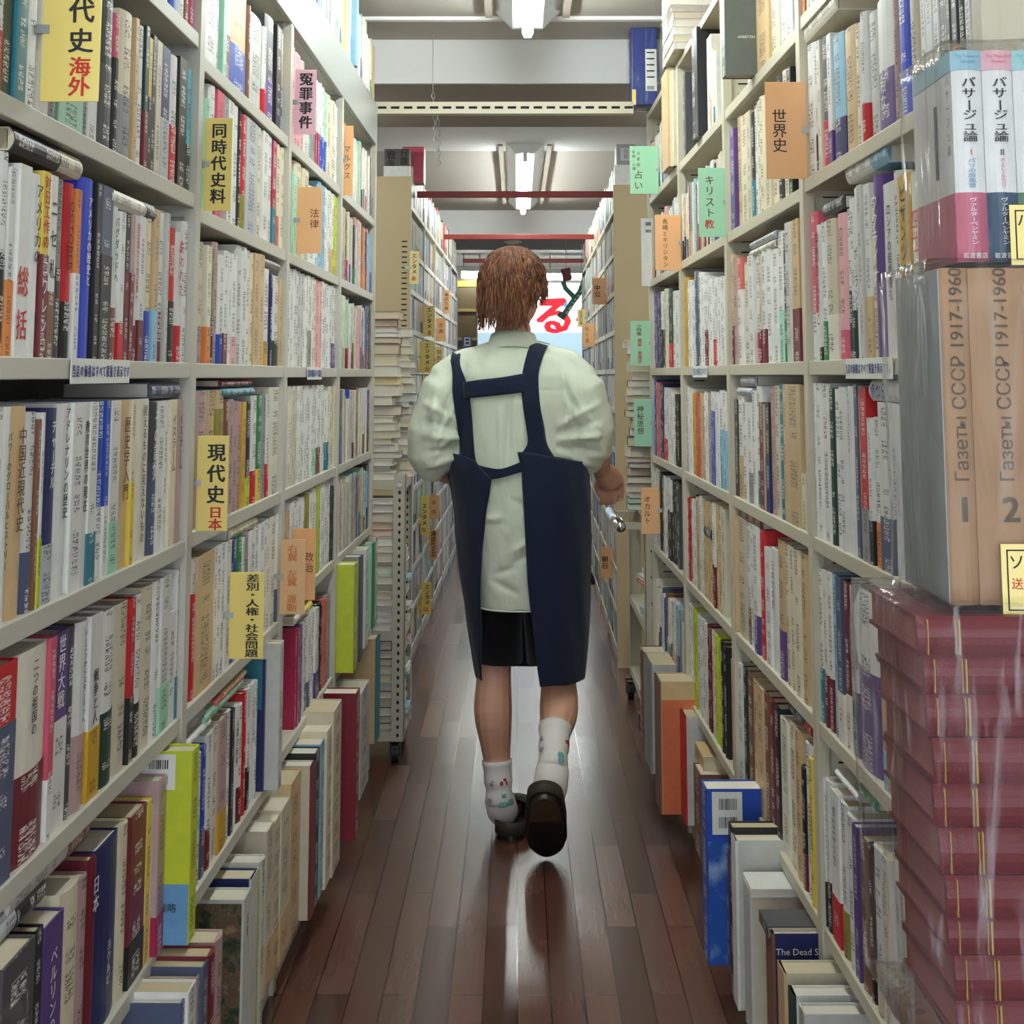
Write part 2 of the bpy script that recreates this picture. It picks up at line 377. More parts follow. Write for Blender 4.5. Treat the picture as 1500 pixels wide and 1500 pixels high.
# ------------------------------------------------------------------ bookcases
DEEP = .25
ZL = [.10, .45, .757, 1.03, 1.30, 1.555, 1.81]
ZR = [.08, .37, .70, 1.005, 1.305, 1.615, 1.91]
ZLA = [.10, .45, .754, 1.022, 1.30, 1.573, 1.838]
ZRA = [.08, .37, .70, 1.005, 1.305, 1.625, 1.92]
ZF = [.06, .23, .41, .59, .77, .95, 1.13, 1.31, 1.49, 1.67, 1.85]
def upright(wall, x, z1, root, deep=DEEP, slots=False, w=.034):
    """side panel with folded front flange; slots = rows of shelf slots on the face toward the camera"""
    b = MB(); b.box(x - w / 2, -.002, 0, x + w / 2, .018, z1); b.box(x - .008, .018, 0, x + .008, deep, z1)
    if slots:
        sgn = 1 if wall.side == 'R' else -1
        z = .12
        while z < z1 - .03:
            xa = x + sgn * .0085
            b.box(min(xa, xa + sgn * .0006), .035, z, max(xa, xa + sgn * .0006), .066, z + .0035, 1)
            z += .0254
    part('upright', b, [M['steel' if wall.side == 'L' else 'steelR'], M['hole']], root)
def bay(wall, s0, zs, ztop, label, group, last=False, fascia=False, deep=DEEP, slots=False, ends=None, length=.9):
    mtl = M['steel'] if wall.side == 'L' else M['steelR']
    s0 -= .017
    root = empty('bookcase', wall.P(s0 + length / 2, 0, 0), wall.rot); tag(root, label, 'bookcase', group)
    sgn = 1 if wall.side == 'L' else -1; h = length / 2
    upright(wall, (-h + .0172) * sgn, ztop, root, deep, slots and s0 > -.5)
    if last: upright(wall, (h + .017) * sgn, ztop, root, deep, slots)
    b = MB(); b.box(-h, deep - .004, .02, h, deep, ztop); part('back_panel', b, mtl, root)
    for z in zs:
        b = MB(); b.box(-h + .002, 0.0005, z - .0245, h - .002, .012, z); b.box(-h + .002, .012, z - .02, h - .002, deep - .004, z)
        bevel(part('shelf', b, mtl, root), .0015, 2)
    b = MB(); b.box(-h + .01, .006, 0, h - .01, .02, zs[0] - .03); part('plinth', b, mtl, root)
    if fascia:
        b = MB(); b.box(-h, -.004, 2.07, h, .01, ztop); b.box(-h, .01, ztop - .02, h, deep, ztop); b.box(-h + .018, .01, 2.07, h - .018, deep - .004, 2.08)
        bevel(part('top_fascia', b, M['fascia'], root), .002, 2)
    else:
        b = MB(); b.box(-h, 0, ztop - .02, h, deep, ztop); part('top_board', b, mtl, root)
    return root
gL, gR = 'steel bookcase bays facing the green signs', 'steel bookcase bays facing the yellow signs'
bay(WL, -1.0, ZLA, 2.21, 'grey steel bookcase with the blue price notice and the huge yellow card', gL, fascia=True, length=1.0)
bay(WL, 0, ZL, 2.21, 'grey steel bookcase carrying three yellow cards stacked down its upright', gL, fascia=True)
bay(WL, .9, [.10, .47, .78] + ZL[3:], 2.21, 'grey steel bookcase carrying the pink card and two orange cards', gL, fascia=True)
bay(WL, 1.8, [.10, .47, .78] + ZL[3:], 2.21, 'grey steel bookcase beside the tall book trolley with the lime book', gL, last=True, fascia=True)
bay(WR, -1.0, ZRA, 2.22, 'putty steel bookcase behind the plastic-wrapped book sets', gR, slots=True, length=1.0)
bay(WR, 0, ZR, 2.22, 'putty steel bookcase with the plain orange world history card', gR, slots=True)
bay(WR, .9, ZR, 2.22, 'putty steel bookcase with the tall mint card in brown letters', gR, slots=True)
bay(WR, 1.8, ZR, 2.22, 'putty steel bookcase at the mint fortune-telling card and the trolley handle', gR, last=True, slots=True)
# end panels of the two runs nearest the cross aisle are part of the far shelves
ordn = ['first', 'second', 'third', 'fourth', 'fifth', 'sixth']
for i in range(5):
    r = bay(FL, i * .9, ZF, 2.05, 'paperback bookcase, %s behind the tan end panel with slots' % ordn[i], 'paperback bookcases beyond the book trolley', last=i == 4, deep=.17)
    if i == 0:
        b = MB(); b.box(-.475, -.004, 0, -.455, .56, 2.17)
        for q in range(36): b.box(-.4756, .012, 1.05 + q * .0235, -.475, .036, 1.056 + q * .0235, 1); b.box(-.4756, .215, 1.05 + q * .0235, -.475, .235, 1.056 + q * .0235, 1)
        part('end_panel', b, [M['panel'], M['hole']], r)
    r = bay(FR, i * .9, ZF, 2.05, 'paperback bookcase, %s behind the plain tan end panel' % ordn[i], 'paperback bookcases beyond the trolley handle', last=i == 4, deep=.17)
    if i == 0:
        b = MB(); b.box(.455, -.004, 0, .475, .56, 2.15); part('end_panel', b, M['panel'], r)
# red painted bars bracing the far shelves, slotted angle over the near shelves, chain
for y, x0, x1, lab in ((285, 611, 898, 'dark red bar crossing the aisle in front of the second ceiling lamp'), (347, 650, 871, 'dark red bar crossing the aisle above the round ceiling vent'), (382, 678, 857, 'thin red bar crossing the aisle just above the person')):
    D = depth_at(y, 2.13); a, c = at(x0, y, D), at(x1, y, D)
    b = MB(); b.box(a.x, D - .012, 2.115, c.x, D + .012, 2.145); o = bevel(part('brace_bar', b, M['redbar'], None), .002); tag(o, lab, 'bar', 'red brace bars over the far aisle')
D = 5.2; a, c = at(548, 158, D), at(928, 158, D)
r = empty('slotted_angle', (0, D, a.z)); tag(r, 'pale slotted steel angle spanning the aisle between bookcase tops', 'steel angle')
b = MB(); b.box(a.x, -.002, -.021, c.x, .002, .021); b.box(a.x, .002, -.021, c.x, .04, -.018)
n = 20
for i in range(n):
    x = a.x + (c.x - a.x) * (i + .3) / n; b.box(x, -.0026, -.004, x + .03, -.002, .005, 1)
part('perforated_bar', b, [M['angle'], M['hole']], r)
# hanging chain
ch = empty('hanging_chain', at(636, 140, 5.3)); tag(ch, 'thin steel chain hanging down past the slotted angle', 'chain')
b = MB(); top = at(634, 128, 5.3); bot = at(640, 240, 5.3)
def links(p, q, n):
    for i in range(n):
        u, v = p.lerp(q, i / n), p.lerp(q, (i + 1.15) / n); cpt = (u + v) / 2; h = (v - u).length / 2
        pts = []
        for t in range(9):
            aa = 2 * math.pi * t / 8; off = Vector((math.cos(aa) * .006, 0, 0)) if i % 2 else Vector((0, math.cos(aa) * .006, 0))
            pts.append(cpt - ch.location + off + Vector((0, 0, math.sin(aa) * h)))
        b.tube(pts, .0016, 5)
links(top, bot, 14); links(at(641, 168, 5.32), at(644, 243, 5.32), 10)
part('chain_links', b, M['screw'], ch, True)
b = MB(); b.tube([top - ch.location, Vector((top.x, top.y, ZC)) - ch.location], .0015, 5); part('hook_wire', b, M['screw'], ch)
# round ceiling vent
v = at(751, 353, depth_at(353, zb2)); b = MB(); b.tube([(0, 0, -.012), (0, 0, 0)], .07, 20); b.tube([(0, 0, -.02), (0, 0, -.01)], .045, 20)
o = part('ceiling_vent', b, M['white_paint'], None); o.location = v; tag(o, 'small round white vent set in the far beam soffit', 'vent')
# ------------------------------------------------------------------ books
CN = {'w': ('white', (226, 226, 222)), 'c': ('cream', (222, 212, 184)), 'i': ('ivory', (226, 220, 204)), 't': ('tan', (206, 176, 132)), 'k': ('black', (30, 30, 33)),
      'g': ('grey', (150, 150, 150)), 'd': ('dark grey', (72, 72, 76)), 'b': ('blue', (36, 76, 176)), 'n': ('navy', (30, 38, 92)), 'r': ('red', (196, 30, 42)),
      'm': ('maroon', (112, 34, 46)), 'y': ('yellow', (232, 204, 84)), 'o': ('orange', (226, 134, 58)), 'p': ('pink', (226, 168, 172)), 'G': ('green', (40, 130, 76)),
      'E': ('dark green', (26, 58, 52)), 'T': ('teal', (42, 120, 140)), 'v': ('violet', (92, 66, 132)), 'L': ('light blue', (146, 190, 214)), 'B': ('brown', (124, 82, 62)),
      's': ('silver', (184, 188, 194)), 'l': ('lime', (196, 208, 50)), 'e': ('mint', (166, 216, 190)), 'C': ('crimson', (168, 28, 72)), 'M': ('mustard', (206, 160, 40)),
      'S': ('slate', (78, 88, 116)), 'P': ('mauve', (182, 152, 150)), 'R': ('coral', (206, 100, 92)), 'q': ('turquoise', (92, 170, 190)), 'x': ('greenish grey', (96, 104, 98)),
      'h': ('pale grey', (200, 200, 194)), 'u': ('royal blue', (44, 70, 200)), 'O': ('olive', (150, 142, 62)), 'j': ('rose', (208, 88, 112)), 'z': ('beige', (206, 196, 172)), 'W': ('wine red', (128, 22, 42))}
CRGB = {k_: srgb(*v_[1]) for k_, v_ in CN.items()}
INK = {'k': 'black', 'r': 'red', 'w': 'white', 'b': 'blue', 'o': 'gold', 'N': 'brown', 'p': 'pink', 'y': 'yellow', 'g': 'grey'}
ORD = 'first second third fourth fifth sixth seventh eighth ninth tenth eleventh twelfth thirteenth fourteenth fifteenth sixteenth seventeenth eighteenth nineteenth twentieth twenty-first twenty-second twenty-third twenty-fourth twenty-fifth twenty-sixth twenty-seventh twenty-eighth twenty-ninth thirtieth'.split()
PAGE = [srgb(224, 216, 198), srgb(212, 200, 172), srgb(228, 224, 212), srgb(200, 184, 150)]
def jit(c, a=.06):
    q = 1 + random.uniform(-a, a); return tuple(max(0, min(1, x * q)) for x in c)
def cover_profile(t, d, bd, rnd):
    if rnd: sp = [(t * q, .006 * (2 * q - 1) ** 2 + .0005) for q in (0, .12, .3, .5, .7, .88, 1)]
    else: sp = [(0, .0012), (.0012, 0), (t - .0012, 0), (t, .0012)]
    return [(0, d)] + sp + [(t, d), (t - bd, d), (t - bd, bd + .005 * rnd), (bd, bd + .005 * rnd), (bd, d)], len(sp)
def cover_mb(t, h, d, bd, rnd, mb=None, T=None, c=None, z0=0, printed=True, prof_off=0.0):
    mb = mb or MB(); prof, ns = cover_profile(t, d, bd, rnd)
    r0 = random.uniform(0, 900)
    def uvs(i, j):
        if printed and 1 <= i and j <= ns and i < j and t > .004:
            ua, ub = prof[i][0] / t, prof[j][0] / t
            return [(ua, r0), (ub, r0), (ub, r0 + h * 100), (ua, r0 + h * 100)]
    mb.prism(prof, z0, z0 + h, 0, c, T, uvs); return mb
def band_mb(t, z0, z1, d, mb=None, T=None, c=None, rnd=0):
    e = .0007; mb = mb or MB(); r0 = random.uniform(0, 900)
    if rnd: sp = [(t * q + (e if q == 1 else -e if q == 0 else 0), .006 * (2 * q - 1) ** 2 - e + .0003) for q in (0, .12, .3, .5, .7, .88, 1)]
    else: sp = [(-e, .0008), (.0006, -e), (t - .0006, -e), (t + e, .0008)]
    prof = [(-e, d * .97)] + sp + [(t + e, d * .97), (t - .001, d * .97), (t - .001, .0085), (.001, .0085), (.001, d * .97)]; ns = len(sp); hh = z1 - z0
    def uvs(i, j):
        if 1 <= i and j <= ns and i < j: return [(max(0, prof[i][0] / t), r0), (prof[j][0] / t, r0), (prof[j][0] / t, r0 + hh * 100), (max(0, prof[i][0] / t), r0 + hh * 100)]
    mb.prism(prof, z0, z1, 0, c, T, uvs); return mb
def setcol(o, c): o.color = (*c, 1)
def title_mb(txt, t, h, y=-.0011):
    """letter codes: ink letter first; @a-b = share of the height from the top; ^ = Latin running down the spine; _ = Latin running up"""
    mb = MB(); a, bb = .06, .72; bold = .008
    if '@' in txt: txt, sp = txt.split('@'); a, bb = [float(q) for q in sp.split('-')]
    inkc, txt = txt[0], txt[1:]
    zt, zb = h * (1 - a), h * (1 - bb)
    if txt[0] in '^_':
        s = txt[1:]; L = zt - zb; g = glyph(s, .01); w = max(v[0] for v in g[0]) - min(v[0] for v in g[0]); size = min(t * .85, L / w)
        put_glyph(mb, g, t / 2, (zt + zb) / 2, size, y, 0, 1.0, -math.pi / 2 if txt[0] == '^' else math.pi / 2)
    else:
        step = (zt - zb) / len(txt); size = min(t * .92, step * 1.02)
        column(mb, txt, t / 2, zt, zb, size, y, 0, min(1.25, t * .92 / size), bold)
    return mb, M[INK[inkc]]
def make_book(t, h, d, col, band=None, title=None, rnd=0, name='book', loc=(0, 0, 0), rot=0.0, bd=.0022, btitle=None, pages=None):
    """one book: cover (its own mesh) with page block, paper band and title as parts; x = thickness, y = into the shelf, z = up"""
    me = cover_mb(t, h, d, bd, rnd, printed=title is None).mesh(name, [M['book']], uv=True)
    o = link(name, me, None, loc, rot); setcol(o, col)
    pb = MB(); pb.box(bd * .7, bd + .007 * rnd, .0025, t - bd * .7, d - .004, h - .003); p = part('page_block', pb, M['page'], o); setcol(p, pages or random.choice(PAGE))
    if band:
        for z0, z1, c in band:
            q = part('obi_band', band_mb(t, z0 * h, z1 * h, d, rnd=rnd), M['book'], o, uv=True); setcol(q, c)
            if btitle and z0 < .1:
                mb = MB(); tx = btitle[1:]; zz0, zz1 = z0 * h + .004, z1 * h - .004; st = (zz1 - zz0) / len(tx); sz = min(t * .8, st * .95)
                column(mb, tx, t / 2, zz1, zz0, sz, -.0016, 0, 1.0, .006); part('band_lettering', mb, M[INK[btitle[0]]], o)
    if title:
        for tt in title.split('|'):
            mb, mt = title_mb(tt, t, h, -.0014 + .0004 * (not rnd)); part('title', mb, mt, o)
    return o
ROWS = []
def row(*a): ROWS.append(a)
# wall, shelf height, photo row where the x of each spine is read, x after the last book, row description, books: x,top,colour[band share][:title]
row(WL, 1.838, 25, 292, 'in the top row over the huge yellow card', '''205,-,w 220,-,h 236,-,w 252,-,b 264,-,w 272,-,B 279,-,C''')
row(WL, 1.573, 108, 292, 'in the row behind the huge yellow card', '''0,-,v 4,-,dE.62 22,-,wT.68 38,-,w 57,-,h 72,-,g 88,-,e 124,-,g 135,-,w 149,-,kd.55 168,-,jk.68 178,-,cg.42 197,-,t 202,-,w 213,-,Em.4 219,-,yk.55 224,-,k 230,-,z 238,-,ns.45 250,77,wr.45 264,81,k 276,100,qE.38''')
row(WL, 1.30, 400, 281, 'above the blue price notice', '''0,216,wk.5 14,240,wo.4 25,236,w:r総括@.50-.95 43,250,w:kアメリカの@.05-.5 60,246,ym.55:r対日工作の@.02-.42:wコワレンコ 71,252,wB.36:kニセ札@.1-.6 82,258,gd.5 93,264,rk.32:k^OCTOBER@.1-.5 109,273,ow.5 117,248,u:wアメリカの歴史と@.1-.6 139,257,k 147,260,Sk.6 163,300,wB.34:kバグダッドへ@.06-.5 176,307,wr.25 184,312,km.6 191,312,Pm.6 197,312,wm.24:r金日成から金正恩へ@.05-.6 205,314,wm.28 213,317,cb.35 224,303,tL.34 232,303,wm.34 243,305,h 247,331,rk.45 260,338,wr.28:r失われた@.06-.5 270,322,w''')
row(WL, 1.022, 680, 269, 'in the row right under the blue price notice', '''-8,566,wm.3 3,568,w:kパワーのグローバルヒストリー@.12-.75 18,592,t:N中国近現代史@.1-.6 42,604,hS.3 54,615,B 59,605,wl.35 64,599,ns.3:wチャーチル@.06-.42 88,577,w:kアドレナリンの歴史@.02-.6 105,568,w 123,570,w:k教育世界の現在@.1-.6 130,570,wT.28 142,569,bw.4 154,569,bw.4 161,560,we.3 175,565,t:N歴史学入門@.1-.6 191,560,cy.5 197,556,i:k見えるものに見えないもの@.04-.9 222,590,dS.6:wその記憶@.05-.5 232,588,w 243,587,w 248,586,c:Nイスラーム@.1-.5 257,585,P:Nイスラーム@.1-.5''')
row(WL, .754, 960, 266, 'under the row ending in pale pink spines', '''-10,938,rS.72 26,928,im.42:k二つの祖国の@.05-.42 76,919,jw.3 85,909,vw.55:w世界大戦@.02-.40 106,914,d 116,914,wP.4:kレーニンからスターリンへ@.04-.55 133,901,wM.38:k戦争と人@.3-.6 150,898,wE.42 172,887,z 190,881,rk.4 197,876,wk.33 210,842,z 226,835,wk.0 235,827,we.3 248,900,w 258,820,wT.28''')
row(WL, .45, 1290, 246, 'in the row of large books near the purple spine', '''57,1365,k 68,1351,v:wベルリンの戦い@.15-.8 95,1305,c 122,1292,P 136,1265,m:w日本@.1-.3 146,1207,n:wヨウルピ@.55-.8 178,1206,c 190,1180,mk.25 212,1183,y 220,1187,w 226,1190,k''')
row(WL, 1.81, 60, 420, 'in the top row with the plastic-wrapped white book', '''300,-,w 318,-,h 327,-,e 332,-,wm.45 339,-,tb.4 365,-,B 369,-,h 389,-,wr.3 393,11,dv.4 406,27,k 413,33,tS.45''')
row(WL, 1.555, 245, 420, 'in the row behind the second yellow card', '''301,-,e 307,100,w 316,108,j 326,130,g 333,139,w 341,143,w 350,147,k 355,163,rO.3 361,163,s 378,172,c 385,178,w 393,184,w 400,190,CT.35 406,199,cR.3 412,205,c''')
row(WL, 1.30, 450, 417, 'under the second yellow card', '''291,351,zP.3 302,357,io.31 309,362,Ok.4 315,352,P 322,371,wb.27 328,365,wm.27 334,368,w 338,370,wp.25 346,357,h 355,360,w 362,364,w 367,368,c 372,369,t 379,369,t 386,392,wM.25 397,400,n 401,403,wE.28 410,407,t''')
row(WL, 1.03, 640, 420, 'in the row of brown spines behind the third yellow card', '''288,558,P 306,555,t 320,553,tO.85 331,589,B 337,585,P 343,587,P 349,588,P 355,589,M 361,589,kl.27 370,580,wr.3 378,579,Gy.3 386,578,g 391,577,wr.32 396,566,i 411,563,wb.3''')
row(WL, .757, 850, 415, 'in the row behind the lowest yellow card', '''283,806,wr.75 290,788,t 314,789,w 319,786,w 325,786,w 331,789,w 338,789,k 342,790,b 348,786,G 356,790,w 360,790,g 366,780,w:kせんそうの@.1-.5 373,774,w 380,766,wk.15 386,760,w 391,757,w 396,746,i 405,748,wS.3''')
row(WL, .45, 1150, 376, 'in the row beside the tall lime book', '''290,1110,w 296,1100,bS.35 304,1082,wm.3 312,1072,i 320,1052,PM.3 331,1044,w 338,1046,k 342,1042,w:k人間の条件@.1-.5 349,1040,wm.3 356,1014,r 361,1010,wk.35 367,1006,w:kシリーズ@.1-.5 372,1004,w''')
row(WR, 1.625, 150, 1345, 'in the row of the purple-banded book', '''1173,62,w 1192,58,wk.3 1197,52,i 1202,46,dr.35 1213,42,wv.25 1219,-,Ln.32 1235,-,t 1252,-,i 1259,-,wr.3 1267,-,h 1283,-,wv.45:w相な@.60-.85 1308,-,P 1316,-,u 1332,-,z''')
row(WR, 1.305, 420, 1356, 'above the price notice beside the plastic wrap', '''1181,309,jw.32 1196,326,wk.1:k学問の人びと@.05-.75 1202,322,wG.28 1211,318,zi.32 1225,309,pj.2 1237,302,wk.45 1244,286,wE.3 1252,270,w:kポーランド@.35-.75 1262,266,h 1268,264,wt.35 1277,284,c 1284,247,v:wウクライナ@.1-.6 1297,262,w:kロシアの結婚儀礼@.12-.68 1312,244,i 1320,250,Mr.12:kビザンツの眼@.05-.7 1334,246,w:r四世@.2-.45''')
row(WR, 1.005, 680, 1325, 'in the row with the bright red spine', '''1187,560,w 1196,561,w 1203,562,w 1213,569,E 1222,570,w 1231,567,w 1240,566,w:kアルジェリアにおける@.04-.4 1252,563,S 1257,565,t 1261,568,rg.3 1271,613,wk.3 1277,612,wo.3 1288,590,wS.32 1306,592,w:kイタリアルネサンスの@.25-.7 1317,596,z''')
row(WR, .70, 950, 1280, 'in the row with the purple title label', '''1192,856,w 1199,838,wT.35 1206,840,im.33 1212,842,wm.33 1219,846,L 1226,850,Si.3 1234,856,mi.32 1242,864,wS.38:kポルトガル@.15-.5 1253,868,wv.55''')
row(WR, .37, 1250, 1300, 'in the bottom-most row beside the red leather set', '''1200,1144,wE.3 1209,1152,wk.33:kアドルフヒトラー@.1-.6 1217,1168,wr.3:kポロロッカ@.1-.5 1229,1185,wO.3 1239,1203,w 1249,1217,v 1256,1237,B 1268,1245,k 1275,1250,wz.25 1290,1262,i''')
row(WR, 1.91, 50, 1157, 'in the top row beside the big dark slipcase', '''1090,-,w 1108,-,t 1126,-,c 1138,-,i 1150,-,w''')
row(WR, 1.615, 210, 1160, 'in the row behind the plain orange history card', '''1061,196,w 1066,190,w 1072,186,v 1078,167,t 1085,164,c 1094,158,z 1099,160,kT.35 1104,150,w 1109,142,c 1114,136,c 1120,130,c 1128,120,c 1137,104,k 1145,96,c 1154,92,k''')
row(WR, 1.305, 450, 1171, 'under the plain orange history card', '''1066,372,tm.35 1074,376,P 1079,376,Rw.7 1086,382,c 1096,371,w 1104,368,wC.28 1110,366,zm.3 1114,364,wm.3 1121,362,w 1130,362,w 1138,336,we.4 1146,338,kG.4 1152,322,h 1161,316,tm.37''')
row(WR, 1.005, 680, 1180, 'in the row with the large tan book', '''1069,580,w 1075,586,k 1080,574,wt.4 1089,590,w 1095,590,wg.3 1100,572,w 1106,566,wT.3 1113,590,m 1119,592,t 1122,590,kn.5 1128,566,P 1134,565,z 1141,562,T 1149,563,t 1153,563,t 1174,722,c''')
row(WR, .70, 860, 1181, 'in the row with the tall red slipcase', '''1074,750,t 1080,761,z 1093,768,wB.3 1099,771,w 1104,774,wv.3 1112,772,r 1120,806,w 1128,807,w:b日本文学史@.1-.5 1137,792,tv.35 1148,798,c 1155,803,c 1161,808,c 1170,812,t''')
row(WR, .37, 1060, 1190, 'in the row of old brown volumes', '''1072,974,t 1077,976,t 1081,963,w 1087,969,E 1093,974,B 1102,982,t 1109,990,t 1117,1000,B 1125,1006,m 1132,1016,k 1140,1059,i 1150,1056,c 1160,1070,t 1169,1128,km.3 1176,1090,w 1184,1115,y''')
# rows further along: same notation, gathered into the one mass of remaining shelved books
FARROWS = []
def frow(*a): FARROWS.append(a)
frow(WL, 1.81, 150, 497, '''428,62,p 437,68,p 447,-,w 458,110,g 464,114,wC.4 469,118,wb.4 475,122,eb.4 481,128,c 492,140,w''')
frow(WL, 1.555, 300, 498, '''428,-,e 434,234,c 454,-,w 468,262,L 478,270,w 484,276,wt.3 490,280,l''')
frow(WL, 1.30, 460, 494, '''424,386,w 431,390,w 438,394,h 446,398,w 452,402,wg.4 458,403,i 465,404,p 472,406,w 479,408,w 486,412,wv.3''')
frow(WL, 1.03, 630, 494, '''423,566,i 429,562,z 435,561,w 441,561,w 447,561,w 453,561,w 459,562,we.3 465,562,wB.3 471,563,w 477,572,wT.35 483,566,c 489,566,c''')
frow(WL, .78, 800, 492, '''420,750,t 425,738,w 431,734,w 438,730,w 446,725,O 451,722,w 457,716,wG.4 463,708,l 468,706,w 473,704,w 479,702,w 484,712,k''')
frow(WL, .47, 930, 486, '''434,920,C 439,910,v 443,900,h 449,890,wS.3 456,880,w 462,870,wv.3 467,852,kE.3 474,860,R 479,865,g''')
frow(WR, 1.005, 640, 1062, '''1000,563,w 1004,566,h 1009,570,w 1013,576,M 1019,578,R 1025,576,t 1031,574,w 1036,577,P 1042,574,wb.8 1047,575,w 1052,572,wL.6''')
frow(WR, 1.305, 450, 1060, '''1000,398,M 1006,408,w 1012,410,w 1017,392,S 1024,396,w 1030,402,wm.4 1036,406,w 1042,406,wr.3 1048,404,w 1054,402,w''')
frow(WR, 1.305, 450, 993, '''952,430,w 957,428,v 962,426,n 967,425,wk.5 973,421,c 978,420,Er.3 984,424,w''')
frow(WR, 1.005, 610, 994, '''952,560,T 957,556,b 961,560,R 966,562,n 971,568,wr.3 977,570,w 982,575,w 988,578,k''')
frow(WR, .70, 800, 1060, '''1003,730,w 1008,732,r 1013,734,w 1018,732,t 1024,730,w 1030,736,t 1036,738,t 1042,740,wm.4 1048,742,t 1054,745,z''')
frow(WR, .70, 740, 994, '''954,690,w 960,688,h 966,694,k 971,700,w 977,702,wk.6 983,706,k 989,708,d''')
frow(WR, .37, 930, 1062, '''1003,870,b 1009,880,w 1014,885,l 1020,892,w 1027,898,w 1034,906,m 1040,904,c 1046,905,l 1053,916,k''')
DONE = set()
def parse_row(data):
    out = []
    for tok in data.split():
        head, *tt = tok.split(':'); x, y, c = head.split(','); out.append((float(x), None if y == '-' else float(y), c, tt))
    return out
def cols(c):
    """'wm.35' -> base w, band m over the lowest 35 %"""
    return c[0], (c[1], float(c[2:])) if len(c) > 2 and float(c[2:]) > 0 else None
def near_bay(wall, s): return int(math.floor(s / .9 + 1e-6))
def spans(wall, z, yr, xend, data):
    it = parse_row(data); xs = [i[0] for i in it] + [xend]; out = []
    for k_, (x, y, c, tt) in enumerate(it):
        s0, s1 = wall.sz(x, yr, -.006)[0], wall.sz(xs[k_ + 1], yr, -.006)[0]
        if y is None: h = random.uniform(.188, .21)
        else: h = wall.sz((x + xs[k_ + 1]) / 2, y)[1] - z
        lim = .30 - .045; h = max(.10, min(h, (.225 if wall.side == 'L' else .262)))
        if wall.side == 'L' and z < .5: h = min(max(h, .1), .272)
        out.append((s0, s1, h, c, tt))
    b0, b1 = near_bay(wall, (out[0][0] + out[0][1]) / 2) * .9 + (.019 if near_bay(wall, (out[0][0] + out[0][1]) / 2) >= 0 else -.08), (near_bay(wall, (out[-1][0] + out[-1][1]) / 2) + 1) * .9 - .019
    if wall.side == 'R': b0, b1 = (near_bay(wall, (out[-1][0] + out[-1][1]) / 2)) * .9 + .019, (near_bay(wall, (out[0][0] + out[0][1]) / 2) + 1) * .9 - .019
    return [(min(max(a, b0), b1), min(max(c_, b0), b1), h, c, tt) for a, c_, h, c, tt in out]
USED = {}
for wall, z, yr, xend, phrase, data in ROWS:
    sp = spans(wall, z, yr, xend, data); tot = len(sp); md_ = sp[tot // 2]; DONE.add((wall.side, near_bay(wall, (md_[0] + md_[1]) / 2), z))
    for k_, (s0, s1, h, c, tt) in enumerate(sp):
        t = abs(s1 - s0) - .0012
        if t < .004: continue
        base, bd_ = cols(c); col = jit(CRGB[base]); rnd = 1 if t > .026 and random.random() < .7 else 0
        band = [(0.0, bd_[1], jit(CRGB[bd_[0]], .04))] if bd_ else None
        title = tt[0] if tt else None; bt = tt[1] if len(tt) > 1 else None
        dep = .128 if h < .16 else .135 if h < .2 else .152
        off = -random.uniform(.005, .007) if random.random() < .9 else -random.uniform(.008, .011)
        if wall.side == 'R' and random.random() < .12: off += .005
        name = 'hardback_book' if rnd or t > .03 else 'paperback_book'
        o = make_book(t, h, dep, col, band, title, rnd, name, wall.P(s0 + (.0006 if wall.side == 'L' else -.0006), off, z), wall.rot, btitle=bt)
        desc = CN[base][0] + (' book banded %s' % CN[bd_[0]][0] if bd_ else (' thick' if t > .04 else ' thin' if t < .014 else '') + ' book')
        tag(o, '%s, %s %s' % (desc, ORD[k_], phrase), 'book', 'upright books ' + phrase)
# ------------------------------------------------------------------ the remaining shelved books, one mass
ST = MB()
PAL = 'wwwwwwwiiihhccczzttPpegLSmbkdBo'
def stuff_book(wall, s0, t, h, d, c, band, off, z, simple=False):
    T = Matrix.Translation(wall.P(s0, off, z)) @ Matrix.Rotation(wall.rot, 4, 'Z')
    if simple:
        b0 = len(ST.v); p = [(0, 0, 0), (t, 0, 0), (t, d, 0), (0, d, 0), (0, 0, h), (t, 0, h), (t, d, h), (0, d, h)]
        ST.v += [tuple(T @ Vector(q)) for q in p]; r0 = random.uniform(0, 900); pg = random.choice(PAGE)
        for q, cc, uv in (((4, 5, 6, 7), pg, None), ((0, 1, 5, 4), c, [(0, r0), (1, r0), (1, r0 + h * 100), (0, r0 + h * 100)]), ((1, 2, 6, 5), c, None), ((3, 0, 4, 7), c, None)):
            ST.face([b0 + i for i in q], 0, cc, uv)
        if band:
            zb = h * band[1]; b0 = len(ST.v); p = [(-.0004, -.0006, 0), (t + .0004, -.0006, 0), (t + .0004, -.0006, zb), (-.0004, -.0006, zb), (-.0004, d * .9, 0), (-.0004, d * .9, zb), (t + .0004, d * .9, 0), (t + .0004, d * .9, zb)]
            ST.v += [tuple(T @ Vector(q)) for q in p]
            for q in ((0, 1, 2, 3), (4, 0, 3, 5), (1, 6, 7, 2)): ST.face([b0 + i for i in q], 0, band[0], [(0, r0), (1, r0), (1, r0 + zb * 100), (0, r0 + zb * 100)] if q == (0, 1, 2, 3) else None)
        return
    rnd = 1 if t > .03 else 0
    cover_mb(t, h, d, .0022, rnd, ST, T, c)
    ST.box(.0016, .0025 + .007 * rnd, .0025, t - .0016, d - .004, h - .003, 0, random.choice(PAGE), T)
    if band: band_mb(t, 0, h * band[1], d, ST, T, band[0], rnd)
